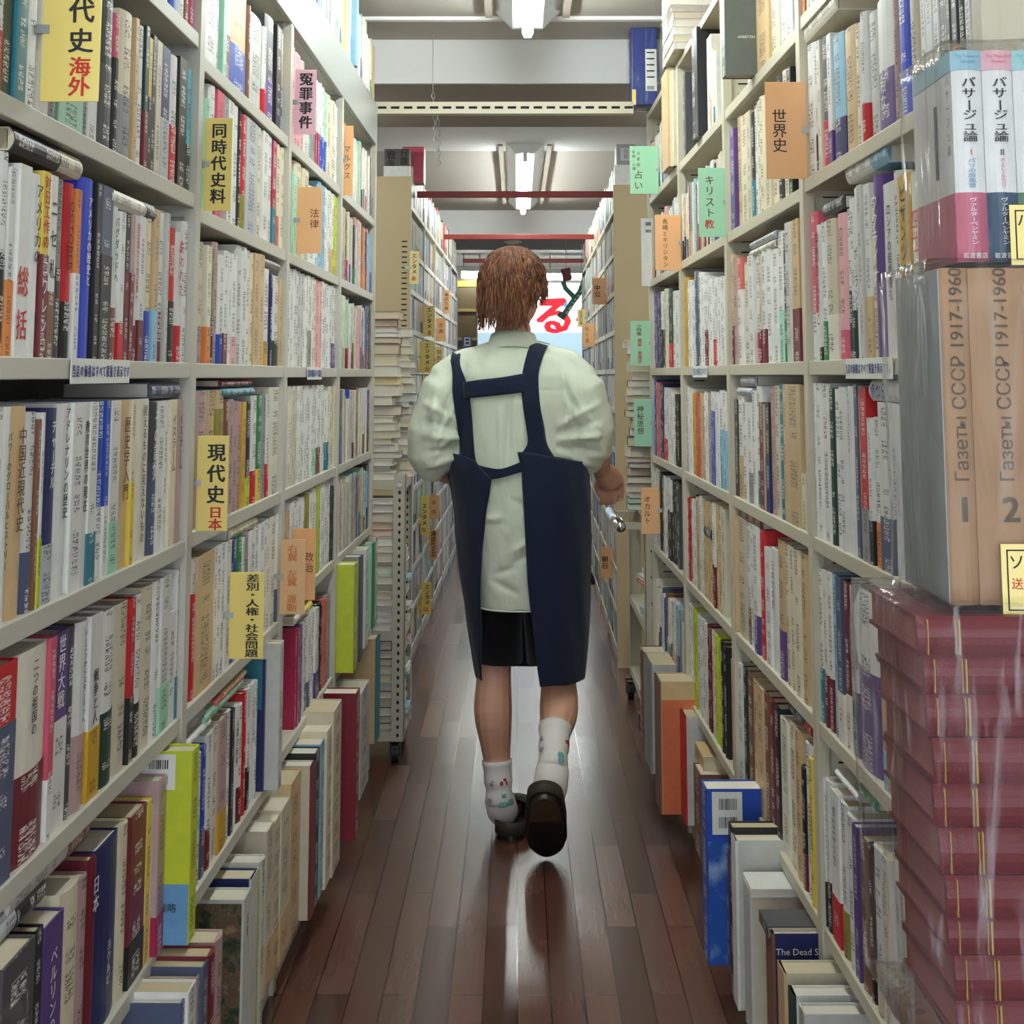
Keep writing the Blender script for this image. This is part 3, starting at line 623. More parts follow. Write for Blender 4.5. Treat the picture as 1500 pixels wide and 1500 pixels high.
for wall, z, yr, xend, data in FARROWS:
    sp = spans(wall, z, yr, xend, data)
    md_ = sp[len(sp) // 2]; DONE.add((wall.side, near_bay(wall, (md_[0] + md_[1]) / 2), z))
    for s0, s1, h, c, tt in sp:
        base, bd_ = cols(c); t = abs(s1 - s0) - .001
        if t < .004: continue
        n_ = 2 if t > .034 else 1
        for q in range(n_):
            ss = s0 + (s1 - s0) * q / n_
            stuff_book(wall, ss, t / n_ - .0006, h - .003 * q, .14, jit(CRGB[base]), (jit(CRGB[bd_[0]]), bd_[1]) if bd_ else None, -random.uniform(.004, .008), z)
SKIP = [('R', 1.91, *sorted((WR.sz(a, 150, .02)[0], WR.sz(b_, 150, .02)[0]))) for a, b_ in ((1009, 1021), (1034, 1045), (1054, 1064), (966, 1008))]
DONE.add(('L', 2, .47))
def fill(wall, s0, s1, z, hmax, tmin, tmax, hlo, hhi, d, pal, simple, skip=0.02, bandp=.35, offr=(.004, .008)):
    s = s0
    run_c = None
    while s < s1 - tmin:
        t = random.uniform(tmin, tmax)
        if random.random() < .12: t *= 1.5
        t = min(t, s1 - s - .0005)
        hit = [b_ for sd, zz_, a, b_ in SKIP if sd == wall.side and abs(zz_ - z) < .02 and s < b_ and s + t > a]
        if hit: s = max(hit) + .001; continue
        if random.random() < .55 or run_c is None: run_c = jit(CRGB[random.choice(pal)], .08); run_h = random.uniform(hlo, hhi)
        band = (jit(CRGB[random.choice('mrbSkEtGoMTBnL')]), random.uniform(.22, .4)) if random.random() < bandp else None
        h = min(run_h + random.uniform(-.003, .003), hmax)
        off = -random.uniform(*offr)
        stuff_book(wall, s if wall.side == 'L' else s + t, t - .0008, h, d, run_c, band, off, z, simple); s += t
for wall, zs in ((WL, ZL), (WR, ZR)):
    for bi in range(-1, 3):
        zz = list(zs)
        if wall.side == 'L' and bi >= 1: zz[1], zz[2] = .47, .78
        if wall.side == 'L' and bi == -1: zz = list(ZLA)
        for i, z in enumerate(zz):
            if i == 0 or (wall.side, bi, z) in DONE or (wall.side == 'R' and bi == -1): continue
            gap = (zz[i + 1] if i + 1 < len(zz) else 2.07 if wall.side == 'L' else 2.18) - z - .045
            fill(wall, bi * .9 + .02, bi * .9 + .88, z, gap, .012, .034, .182, .215, .14, PAL, False)
# the part of the green-card case that the wrapped sets hide
for z, yr, xe in ((1.92, 50, 1157), (1.625, 150, 1345), (1.305, 420, 1356), (1.005, 680, 1325), (.70, 950, 1280), (.37, 1250, 1300)):
    e = WR.sz(xe, yr)[0] if z < 1.9 else -.02
    fill(WR, -.98, e - .002, z, .25, .012, .034, .182, .215, .14, 'wwtLdobwzi' if z > 1.6 else PAL, False)
for z in ZLA[1:]: fill(WL, -.98, -.90, z, .2, .012, .03, .182, .2, .14, PAL, False)
# top of the fascia on the card side: a row of books wrapped in clear film
fill(WL, .92, 2.68, 2.21, .3, .014, .036, .19, .25, .15, 'wwicthhyLwz', False, bandp=.2)
fill(WL, -.97, .88, 2.21, .3, .014, .036, .19, .25, .15, 'wwicthhyLwz', False, bandp=.2)
for i in range(5):
    for wall, pal in ((FL, 'wwwiihPpvSLkeyrccwg'), (FR, 'wwwiihSSbnLhgTwcwS')):
        for j, z in enumerate(ZF):
            lo = i * .9 + .02
            # each shelf filled in short runs of one series
            s = lo
            while s < lo + .86:
                L_ = min(random.uniform(.1, .3), lo + .86 - s); pp = random.choice(pal) * 3 + random.choice(pal) + random.choice('wwih')
                fill(wall, s, s + L_, z, .158, .009, .019, .146, .154, .105, pp, True, bandp=.3); s += L_
    for wall in (FL, FR):
        fill(wall, i * .9 + .02, i * .9 + .88, 2.05, .25, .016, .04, .16, .21, .12, 'wwiceLptrwhzd', True)
so = link('shelved_books', ST.mesh('shelved_books', [M['stuff']], uv=True, col=True)); tag(so, 'rows of closely packed books filling the more distant shelves of all bookcases', 'shelved books', None, 'stuff')
# ------------------------------------------------------------------ large books that stick out of the rows
def solve_off(wall, x, y, z):
    z0, z1 = wall.sz(x, y, 0)[1], wall.sz(x, y, .1)[1]; return (z - z0) / (z1 - z0) * .1
def place(o, T): o.matrix_world = T
def big(wall, z, x0, x1, ybot, ytop, spine, label, d=.2, cover=None, off=None, band=None, title=None, name='large_book', rnd=0, group=None, hmax=.4):
    """x0..x1 = photo columns of the spine; ybot gives how far the book sticks out"""
    xm = (x0 + x1) / 2
    if off is None: off = solve_off(wall, xm, ybot, z)
    yr = (ytop + (ybot or 1500)) / 2
    s0, s1 = wall.sz(x0, yr, off)[0], wall.sz(x1, yr, off)[0]; h = min(wall.sz(xm, ytop, off)[1] - z, hmax); t = abs(s1 - s0)
    b = [(0.0, band[1], CRGB[band[0]])] if band else None
    o = make_book(t, h, d, CRGB[cover or spine], b, title, rnd, name, wall.P(s0, off, z), wall.rot, bd=.003)
    if cover and cover != spine:
        mb = MB(); mb.box(-.0008, -.0012, 0, t + .0008, .004, h); q = part('spine_strip', mb, M['book'], o); setcol(q, CRGB[spine])
    tag(o, label, 'book', group); o['t'] = t; o['h'] = h; return o
def near_face(o, wall, mb_fn, nm, mats, eps=.0012):
    """build a flat detail on the cover that faces up the aisle: coordinates (a, z), a = distance in from the spine"""
    t = o['t']; x = -eps if wall.side == 'L' else t + eps
    mb = MB(); mb_fn(mb, x); return part(nm, mb, mats, o)
def barcode_label(o, wall, a0, a1, z0, z1):
    def fn(mb, x):
        def q(a, b, c, d, xx, mi):
            s = len(mb.v); mb.v += [(xx, a, c), (xx, b, c), (xx, b, d), (xx, a, d)]
            mb.face([s, s + 1, s + 2, s + 3] if wall.side == 'R' else [s + 3, s + 2, s + 1, s], mi)
        sg = -1 if wall.side == 'L' else 1
        q(a0, a1, z0, z1, x, 0); w = a1 - a0; H = z1 - z0
        for r0 in (.58, .15):
            a = a0 + w * .22
            while a < a1 - w * .2:
                b = random.choice((.0007, .0012, .002)); q(a, a + b, z0 + H * r0, z0 + H * (r0 + .26), x + sg * .0004, 1); a += b + random.choice((.0008, .0014))
    near_face(o, wall, fn, 'barcode_label', [M['card_white'], M['black']], .0015)
def cover_patch(o, wall, a0, a1, z0, z1, c, nm='cover_panel', eps=.0011):
    def fn(mb, x):
        sg = 1 if wall.side == 'L' else -1; x2 = x + sg * .001
        mb.box(min(x, x2), a0, z0, max(x, x2), a1, z1)
    q = near_face(o, wall, fn, nm, M['book'], eps); setcol(q, c); return q
# camouflage picture
m = mat('camouflage_print', rough=.4); k = NT(m); tc = k.n('TexCoord'); n1 = k.n('TexNoise', i_Scale=24.0, i_Detail=5.0, i_Roughness=.65); k.l(tc.outputs['Object'], n1.inputs['Vector'])
cr = k.n('ValToRGB'); k.l(n1.outputs['Fac'], cr.inputs[0]); e_ = cr.color_ramp.elements; e_[0].position = .36; e_[0].color = (*srgb(38, 42, 36), 1); e_[1].position = .62; e_[1].color = (*srgb(150, 120, 92), 1)
for p_, c_ in ((.45, (66, 74, 52)), (.5, (110, 96, 64)), (.56, (92, 70, 60))): q = cr.color_ramp.elements.new(p_); q.color = (*srgb(*c_), 1)
k.l(cr.outputs[0], k.b.inputs['Base Color']); M['camo'] = m
m = mat('sky_photograph', rough=.35); k = NT(m); tc = k.n('TexCoord'); n1 = k.n('TexNoise', i_Scale=14.0, i_Detail=6.0); k.l(tc.outputs['Object'], n1.inputs['Vector'])
cr = k.n('ValToRGB'); k.l(n1.outputs['Fac'], cr.inputs[0]); e_ = cr.color_ramp.elements; e_[0].position = .5; e_[0].color = (*srgb(34, 84, 168), 1); e_[1].position = .72; e_[1].color = (*srgb(150, 180, 215), 1)
k.l(cr.outputs[0], k.b.inputs['Base Color']); M['skyphoto'] = m
gBL, gBR = 'large books on the bottom shelf under the yellow cards', 'large books on the bottom shelf under the green cards'
zb = .10
big(WL, zb, 266, 275, None, 1463, 'S', 'large book with a blue photograph cover on the bottom shelf', off=.07, group=gBL)
big(WL, zb, 276, 287, None, 1446, 'w', 'white slipcased book behind the blue photograph cover', off=.075, group=gBL)
big(WL, zb, 288, 296, None, 1428, 'P', 'beige large book between white and slate-blue ones on bottom shelf', off=.07, group=gBL)
big(WL, zb, 297, 305, None, 1412, 'S', 'slate-blue large book with white paper flag on bottom shelf', off=.075, group=gBL)
big(WL, zb, 305, 309, None, 1402, 'w', 'thin white large book next to the slate-blue one', off=.075, group=gBL)
big(WL, zb, 309, 318, None, 1396, 'm', 'dark red large book with curled top on bottom shelf', off=.08, group=gBL, rnd=1)
big(WL, zb, 318, 329, None, 1374, 'P', 'dusty pink large book beside the camouflage cover', off=.075, group=gBL, rnd=1)
o = big(WL, zb, 356, 366, None, 1313, 'h', 'tall book with a camouflage pattern cover on the bottom shelf', off=.05, group=gBL, title='kSF@.1-.25')
def fn(mb, x): mb.box(x - .0006, .004, .002, x, .195, o['h'] - .006)
near_face(o, WL, fn, 'camouflage_cover', M['camo'])
o = big(WL, zb, 366, 375, None, 1284, 'h', 'white-spined navy large book behind the camouflage one', off=.045, cover='n', group=gBL)
big(WL, zb, 375, 382, None, 1274, 'l', 'yellow-spined large book behind the navy one', off=.045, group=gBL)
big(WL, zb, 382, 389, None, 1262, 'h', 'pale large book with curled top before the boxed sets', off=.05, group=gBL, rnd=1)
for x0, x1, yb, yt, lab in ((389, 399, 1445, 1214, 'beige boxed volume with cracked top, shortest of the boxed set'), (399, 411, 1420, 1201, 'beige boxed volume in the middle of the boxed set'), (411, 424, 1395, 1180, 'beige boxed volume with worn brown base, last of the boxed set')):
    big(WL, zb, x0, x1, yb, yt, 'z', lab, group='boxed volumes on the bottom shelf', band=('t', .3), name='slipcased_book')
big(WL, zb, 425, 439, 1363, 1141, 't', 'tall plain tan cardboard slipcase on the bottom shelf', name='slipcased_book', group=gBL)
o = big(WL, zb, 455, 460, 1338, 1121, 'm', 'beige book with maroon edges facing up the aisle', cover='z', group=gBL)
big(WL, zb, 461, 467, 1322, 1102, 'k', 'black large book next to the maroon-edged beige one', group=gBL)
big(WL, zb, 468, 477, 1303, 1086, 'L', 'light blue large book among black and cream ones', group=gBL)
big(WL, zb, 478, 487, 1288, 1067, 'c', 'cream large book beside the light blue spine', group=gBL)
big(WL, zb, 488, 499, 1268, 1036, 'z', 'tall cream book with a stitched spine before the wine-red slipcase', group=gBL)
big(WL, zb, 521, 526, 1222, 1014, 'W', 'tall wine-red slipcase sticking out of the bottom shelf', cover='W', name='slipcased_book', d=.26)
big(WL, zb, 528, 540, 1155, 1008, 'h', 'pale grey large book behind the wine-red slipcase', group=gBL)
big(WL, zb, 551, 556, 1082, 934, 'T', 'tan large book with a teal spine at the end of the bookcase', cover='t', group=gBL)
big(WL, zb, 557, 560, 1030, 944, 'w', 'thin white booklet leaning by the teal-spined book', group=gBL)
# shelf above
o = big(WL, .45, 279, 289, 1370, 1099, 'l', 'tall lime book with a blue lower band and barcode label', d=.19)
cover_patch(o, WL, .001, .186, 0, o['h'] * .31, srgb(104, 158, 204), 'blue_band'); barcode_label(o, WL, .025, .075, o['h'] * .80, o['h'] * .985)
def fn(mb, x):
    for i_, ch_ in enumerate('の戦略'):
        g = glyph(ch_); b0 = len(mb.v)
        for gx, gz in g[0]: mb.v.append((x - .001, .052 - i_ * .0135 - gx * .014, .052 + gz * .014))
        for f in g[1]: mb.face([b0 + q for q in f])
near_face(o, WL, fn, 'band_lettering', M['black'], .0012)
o = big(WL, .45, 4, 50, None, 1398, 'd', 'dark slipcase in clear film at the very edge of the purple spine row', off=.02, name='slipcased_book', d=.18)
big(WL, .45, 231, 241, 1388, 1143, 'P', 'pinkish grey book with a barcode label beside the lime book', d=.17, band=('C', .22)); barcode_label(o, WL, .012, .06, o['h'] * .86, o['h'] * .985)
big(WL, .45, 386, 392, 1152, 966, 'n', 'large teal and navy book between white texts and a pale box', band=('n', .62), cover='T')
big(WL, .45, 409, 414, 1150, 942, 'h', 'big pale grey slipcase sticking out beyond the lowest yellow card', name='slipcased_book')
big(WL, .47, 518, 523, 980, 826, 'l', 'lime-green cloth slipcase standing out near the book trolley', name='slipcased_book')
big(WL, .47, 527, 531, 965, 815, 'd', 'grey slipcase behind the lime-green cloth one', name='slipcased_book', cover='g')
big(WL, .47, 535, 540, 945, 804, 'w', 'white slipcase next to the pale green cover', name='slipcased_book')
big(WL, .47, 546, 549, 918, 796, 'G', 'pale green cover book at the end of the bookcase', cover='e')
big(WL, .47, 550, 553, 905, 787, 'w', 'narrow white book after the pale green cover')
# along the other bottom shelf
zb = .08
o = big(WR, zb, 1029, 1036, 1398, 1153, 'b', 'tall blue book with a sky photograph and barcode label', d=.19, hmax=.36)
def fn(mb, x): mb.box(x, .003, .004, x + .0006, .185, o['h'] * .70)
near_face(o, WR, fn, 'sky_photograph', M['skyphoto']); barcode_label(o, WR, .012, .075, o['h'] * .74, o['h'] * .985)
big(WR, zb, 1062, 1069, 1412, 1246, 'v', 'violet-grey large book in front of the blue sky cover', group=gBR)
big(WR, zb, 1069, 1074, 1452, 1212, 'k', 'black large book with olive top beside the white slipcase', group=gBR)
big(WR, zb, 1074, 1080, 1466, 1230, 'w', 'white slipcase facing up the aisle on the bottom shelf', cover='h', name='slipcased_book', group=gBR)
big(WR, zb, 1092, 1101, None, 1300, 'h', 'grey slipcase under the lying black box', off=.075, cover='z', name='slipcased_book', group=gBR)
o = big(WR, zb, 1124, 1133, None, 1362, 'B', 'dark night-blue book about ancient scrolls facing up the aisle', off=.075, cover='n', group=gBR)
def fn(mb, x):
    g = glyph('The Dead Sea'); b0 = len(mb.v); w = max(v[0] for v in g[0]); sz = .043 / w
    for gx, gz in g[0]: mb.v.append((x, .048 + gx * sz, o['h'] - .028 + gz * sz))
    for f in g[1]: mb.face([b0 + q for q in f])
near_face(o, WR, fn, 'cover_title', M['white'], .0016)
big(WR, zb, 1141, 1150, None, 1418, 't', 'tan slipcase on the bottom shelf beside the red leather set', off=.08, cover='z', name='slipcased_book', group=gBR)
big(WR, zb, 1156, 1163, None, 1452, 'E', 'green-edged white large book on the bottom shelf', off=.08, cover='w', group=gBR)
big(WR, zb, 1170, 1178, None, 1478, 'h', 'pale large book partly under the shelf by the red leather set', off=.08, group=gBR)
big(WR, zb, 988, 1004, 1187, 1037, 'r', 'bright red slipcase spine sticking out of the bottom shelf', cover='h', name='slipcased_book', d=.24)
o = big(WR, zb, 960, 967, 1180, 994, 'B', 'tan and orange slipcase facing up the aisle', cover='t', name='slipcased_book', d=.24); cover_patch(o, WR, .006, .2, 0, o['h'] * .86, srgb(206, 112, 72), 'orange_panel')
big(WR, zb, 944, 954, 1118, 966, 'g', 'grey slipcase behind the orange one', cover='h', name='slipcased_book', d=.24)
big(WR, zb, 936, 941, 1090, 952, 'B', 'worn brown volume at the end of the bottom shelf', rnd=1)
big(WR, zb, 1006, 1013, None, 1076, 'P', 'mauve-grey large book just before the red slipcase', off=.0, group=gBR)
big(WR, zb, 1019, 1028, None, 1132, 'B', 'brown book standing between the blue sky cover and the mauve-grey one', off=.035, group=gBR)
# upper shelves over the green cards
o = big(WR, 1.91, 1056, 1061, 115, -60, 'x', 'big dark green-grey slipcase high on the shelf', cover='x', name='slipcased_book', d=.2, hmax=.29)
def fn(mb, x):
    g = glyph('ARBEITEN ZUR'); b0 = len(mb.v); w = max(v[0] for v in g[0]); sz = .028 / w
    for gx, gz in g[0]: mb.v.append((x, .055 + gx * sz, .082 + gz * sz))
    for f in g[1]: mb.face([b0 + q for q in f])
near_face(o, WR, fn, 'cover_title', M['white'], .0016)
big(WR, 1.91, 1011, 1018, 205, 42, 'k', 'black leather volume standing out high on the putty bookcase', rnd=1, name='large_book', d=.16)
big(WR, 1.91, 1036, 1042, 190, 52, 'i', 'ivory large book with a yellow price slip high on the shelf', cover='i', d=.15)
big(WR, 1.91, 970, 979, 250, 105, 't', 'tan large volume above the mint fortune-telling card', cover='c', d=.16)
big(WR, 1.91, 982, 986, 246, 102, 'c', 'cream slipcase beside the tan large volume', cover='c', name='slipcased_book', d=.17)
big(WR, 1.91, 998, 1004, 240, 108, 'd', 'blue-grey large volume between cream slipcase and black leather', d=.15)
# ------------------------------------------------------------------ books lying on top of the rows
def lying(wall, x0, x1, ytop, ybot, c, label, d=.135, band=None, title=None, rnd=1, off=-.004, tt=None):
    xm = (x0 + x1) / 2; z0, z1 = wall.sz(xm, ybot, off)[1], wall.sz(xm, ytop, off)[1]
    s0, s1 = sorted((wall.sz(x0, (ytop + ybot) / 2, off)[0], wall.sz(x1, (ytop + ybot) / 2, off)[0])); t = tt or (z1 - z0); L_ = max(.06, s1 - s0)
    b = [(band[1], band[2], CRGB[band[0]])] if band else None
    o = make_book(t, L_, d, CRGB[c], b, title, rnd, 'lying_book')
    into = -wall.n; zz = -wall.d if wall.side == 'L' else wall.d; start = s1 if wall.side == 'L' else s0
    p = wall.P(start, off, z0)
    o.matrix_world = Matrix(((0, into.x, zz.x, p.x), (0, into.y, zz.y, p.y), (1, 0, 0, p.z), (0, 0, 0, 1)))
    tag(o, label, 'book'); return o
lying(WL, 20, 123, 209, 242, 'c', 'cream and black book lying flat above the row over the blue notice', band=('k', .35, .99))
lying(WL, 166, 231, 289, 313, 'i', 'white book lettered in red, lying flat above the blue notice', band=('d', .0, .25))
lying(WL, 224, 266, 560, 583, 'S', 'blue-grey rolled booklet lying on books under the blue notice')
lying(WL, 18, 130, 1252, 1288, 'h', 'pale grey book with brown end, lying above the purple spine', band=('B', 0, .3))
lying(WL, -20, 66, 1330, 1366, 's', 'black and silver book lying lowest beside the purple spine', band=('k', .0, .5))
lying(WL, 328, 374, 568, 581, 'T', 'teal book lying on the brown spines')
lying(WL, 326, 370, 556, 567, 'm', 'dark maroon book lying topmost over the brown spines')
lying(WL, 340, 378, 766, 781, 'c', 'cream book lying above the lowest yellow card')
lying(WL, 338, 374, 753, 765, 'g', 'grey book lying on the cream one above the lowest yellow card')
lying(WL, 303, 356, 1019, 1036, 'e', 'mint book lying on the row with the red spine')
lying(WL, 318, 358, 1006, 1018, 'R', 'red paperback lying on the mint book')
lying(WL, 330, 362, 997, 1005, 't', 'tan booklet lying topmost over the mint book')
lying(WL, 273, 302, 1049, 1067, 'g', 'grey book lying over the row beside the lime book')
lying(WL, 276, 310, 1069, 1081, 'w', 'white lettered book lying under the grey one by the lime book')
lying(WL, 388, 412, 382, 391, 'h', 'pale grey book lying over the second yellow card row')
lying(WL, 434, 458, 892, 904, 'i', 'white book with yellow edge lying over the slate-banded spines', band=('y', .0, .4))
lying(WR, 1166, 1222, 6, 44, 'i', 'thick ivory book lying high above the purple-banded book')
lying(WR, 1237, 1298, 222, 254, 'w', 'white and blue-grey book lying above the violet spine', band=('L', .0, .35))
lying(WR, 1203, 1232, 292, 312, 'd', 'dark grey book lying above the crimson spine')
lying(WR, 1097, 1133, 346, 357, 's', 'silver-blue book lying topmost under the plain orange card')
lying(WR, 1096, 1132, 359, 370, 'i', 'ivory book lying under the silver-blue one')
lying(WR, 1272, 1312, 557, 588, 'w', 'thick white book with blue letters lying over the red spine', title='bるさの@.1-.7')
lying(WR, 1084, 1104, 550, 566, 's', 'silver-wrapped book lying topmost over the tan row')
lying(WR, 1078, 1099, 568, 580, 's', 'silver-wrapped book lying lower over the tan row')
lying(WR, 1079, 1112, 749, 767, 'B', 'dark brown leather book lying beside the tall red slipcase')
lying(WR, 1154, 1187, 1044, 1062, 'k', 'black book with red edge lying on the pale brown spines', band=('r', .0, .25))
lying(WR, 1222, 1254, 1145, 1156, 'w', 'white booklet lying on the bottom-most row by the red leather set')
lying(WR, 1256, 1280, 1160, 1176, 'G', 'green book lying on the bottom-most row by the red leather set')
o = lying(WR, 1088, 1100, 1290, 1302, 'w', 'flat white box with a thin framed lid lying on the grey slipcase', d=.16, off=.075, rnd=0)
lying(WR, 1112, 1124, 1345, 1362, 'd', 'dark charcoal box lying on the scroll book', d=.19, off=.08, rnd=0)
lying(WR, 1018, 1030, 1098, 1120, 't', 'small tan box lying near the red slipcase', off=.02, d=.08, rnd=0)
lying(WR, 1030, 1040, 770, 790, 'k', 'black book lying over the orange-brown row', off=-.004)

# ------------------------------------------------------------------ section cards standing out from the uprights
def card(wall, x0, y0, x1, y1, colr, label, texts, D=None, tilt=0.0, name='section_card', group=None):
    """texts: (photo x of the column, y top, y bottom, string, ink, size in px or None, boldness)"""
    xa = x0 if wall.side == 'L' else x1
    if D is None:
        s = wall.sz(xa, (y0 + y1) / 2, 0)[0]; D = wall.P(s, 0, 0).y
    pa, pb = at(x0, y1, D), at(x1, y0, D); w, h = pb.x - pa.x, pb.z - pa.z
    root = empty(name, pa); tag(root, label, 'sign', group)
    b = MB(); b.box(0, -.0008, 0, w, .0008, h); bevel(part('card', b, M[colr], root), .0006, 1)
    for tx, ty0, ty1, txt, inkc, sz, bold in texts:
        p0, p1 = at(tx, ty0, D), at(tx, ty1, D); px = (pb.x - pa.x) / (x1 - x0); mb = MB()
        size = sz * px if sz else (p0.z - p1.z) / len(txt) * 1.02
        column(mb, txt, p0.x - pa.x + 0, p0.z - pa.z, p1.z - pa.z, size, -.0016, 0, 1.0, bold)
        part('lettering', mb, M[inkc], root)
    # clip that holds the card to the shelf edge
    b = MB(); xc = 0 if wall.side == 'L' else w; sg = -1 if wall.side == 'L' else 1
    b.box(min(xc, xc + sg * .022), .0008, h * .5 - .006, max(xc, xc + sg * .022), .003, h * .5 + .006); b.box(xc - .008, -.0022, h * .5 - .005, xc + .008, .0022, h * .5 + .005)
    part('clip', b, M['screw'], root); return root
gc = 'laminated section cards along the shelves'
card(WL, 58, -62, 152, 149, 'card_yellow', 'huge yellow card lettered in black above and red below', [(123, -48, 82, '現代史', 'black', 42, .02), (118, 84, 142, '海外', 'red', 36, .02)], group=gc)
card(WL, 298, 173, 341, 309, 'card_yellow', 'second yellow card, five heavy black characters', [(322, 180, 300, '同時代史料', 'black', 25, .025)], group=gc)
card(WL, 431, 102, 464, 197, 'card_pink', 'pale pink card with four heavy black characters', [(449, 106, 190, '冤罪事件', 'black', 21, .03)], group=gc)
card(WL, 434, 274, 472, 371, 'card_orange', 'plain orange card with two thin characters near the grey fascia', [(461, 305, 336, '法律', 'brown', 15, .0)], group=gc)
card(WL, 503, 184, 518, 286, 'card_orange', 'narrow orange card of four phonetic characters beside white slips', [(509, 212, 264, 'マルクス', 'brown', 12, .0)], group=gc)
card(WL, 286, 638, 336, 778, 'card_yellow', 'yellow card with black characters and two red ones at its foot', [(318, 648, 740, '現代史', 'black', 29, .028), (316, 742, 777, '日本', 'red', 22, .025)], group=gc)
card(WL, 334, 838, 388, 965, 'card_yellow', 'lowest yellow card, crowded black lettering with dots', [(371, 841, 963, '差別・人権・社会問題', 'black', 24, .02)], group=gc)
card(WL, 427, 774, 463, 879, 'card_orange', 'orange card half hidden behind the tan plastic card', [(453, 808, 840, '政治', 'brown', 15, .0)], group=gc)
card(WL, 409, 790, 448, 900, 'card_tan', 'tan card in clear plastic sleeve with orange lettering', [(429, 798, 896, '右翼 左翼 運動', 'orange', 16, .012)], group=gc)
card(WR, 1123, 120, 1179, 262, 'card_orange', 'plain orange card for world history, three thin dark characters', [(1141, 160, 224, '世界史', 'black', 21, .004)], group=gc)
card(WR, 1024, 246, 1063, 347, 'card_green', 'tall mint card in brown letters ending in a red character', [(1039, 256, 320, 'キリスト', 'brown', 14, .006), (1039, 320, 337, '教', 'red', 14, .006)], group=gc)
card(WR, 923, 214, 964, 284, 'card_green', 'mint fortune-telling card next to the blue wrapped set', [(935, 248, 280, '占い', 'brown', 13, .006), (928, 220, 250, '手相・人相', 'brown', 5, .0), (935, 220, 246, '占星術', 'brown', 5, 0)], group=gc)
card(WR, 960, 315, 997, 396, 'card_orange', 'orange card with handwritten thin characters above the white slip', [(974, 320, 392, '長崎とキリシタン', 'brown', 8, .0)], group=gc)
card(WR, 924, 470, 953, 536, 'card_green', 'mint card of crowded brown and red letters over the leaning stack', [(936, 475, 492, '小特集', 'brown', 8, .004), (937, 496, 533, '魔術・悪魔学', 'red', 7, .004)], group=gc)
card(WR, 929, 585, 955, 654, 'card_green', 'mint card of four brown characters, lower of the two by the stack', [(938, 594, 637, '神秘思想', 'brown', 10, .004)], group=gc)
card(WR, 940, 714, 966, 782, 'card_orange', 'orange card of four phonetic characters above the perforated post', [(948, 726, 768, 'オカルト', 'brown', 10, .006)], group=gc)
gf = 'small section cards among the paperbacks'
for (x0, y0, x1, y1, cc, lab, txs) in (
    (600, 368, 614, 416, 'card_lightyellow', 'small yellow card, topmost of the paperback cards by the slotted end panel', [(607, 371, 402, 'エンタメ', 'black', 8, .02), (606, 403, 413, 'あ', 'red', 8, .02)]),
    (650, 425, 659, 459, 'card_orange', 'small orange card of four characters near the far end of the paperbacks', [(654, 428, 455, '福武文庫', 'black', 6, .01)]),
    (620, 448, 636, 493, 'card_yellow', 'small yellow card, second down by the end panel', [(629, 450, 482, 'エンタメ', 'black', 8, .02), (629, 483, 492, 'ま', 'red', 8, .02)]),
    (638, 466, 653, 500, 'card_orange', 'small orange card with two thin characters beside the person', [(646, 472, 490, '古典', 'brown', 7, .006)]),
    (614, 500, 635, 546, 'card_yellow', 'small yellow card, third down, touching the shirt sleeve', [(626, 502, 535, 'エンタメ', 'black', 8, .02), (626, 536, 545, 'か', 'red', 8, .02)]),
    (636, 508, 649, 546, 'card_lightyellow', 'small pale yellow card of four characters behind the shoulder strap', [(643, 512, 544, '河出文庫', 'black', 7, .012)]),
    (633, 648, 648, 700, 'card_orange', 'small orange card behind the elbow of the sleeve', [(640, 655, 695, 'ミステリー', 'brown', 6, .006)]),
    (616, 726, 629, 784, 'card_yellow', 'small yellow card with a red foot below the elbow', [(622, 737, 770, 'エンタメ', 'black', 8, .02), (621, 771, 781, 'な', 'red', 8, .02)]),
    (629, 725, 643, 760, 'card_orange', 'small orange card beside the red paperback', [(636, 730, 756, '新戯', 'brown', 6, .0)]),
    (628, 776, 641, 819, 'card_orange', 'small orange card of heavy black characters low on the paperbacks', [(635, 778, 816, '講談社文芸', 'black', 8, .02)]),
    (617, 853, 632, 900, 'card_yellow', 'lowest small yellow card beside the trolley post', [(626, 856, 886, 'エンタメ', 'black', 8, .02), (624, 887, 898, 'は', 'red', 8, .02)])):
    card(FL, x0, y0, x1, y1, cc, lab, txs, group=gf)
for (x0, y0, x1, y1, cc, lab, txs) in (
    (868, 407, 888, 446, 'card_orange', 'small orange card of two heavy characters under the green hanging sign', [(875, 417, 436, '中公', 'black', 9, .02)]),
    (854, 474, 871, 508, 'card_orange', 'small orange card of three soft characters by the shoulder', [(860, 478, 503, 'ちくま', 'brown', 7, .01)]),
    (846, 453, 858, 479, 'card_lightyellow', 'tiny pale yellow card beside the red shop lettering', [(851, 455, 476, '岩波文庫', 'brown', 5, .01)]),
    (880, 801, 896, 847, 'card_orange', 'small orange card of two heavy characters below the hand', [(886, 814, 834, '朝日', 'black', 9, .02)])):
    card(FR, x0, y0, x1, y1, cc, lab, txs, group=gf)
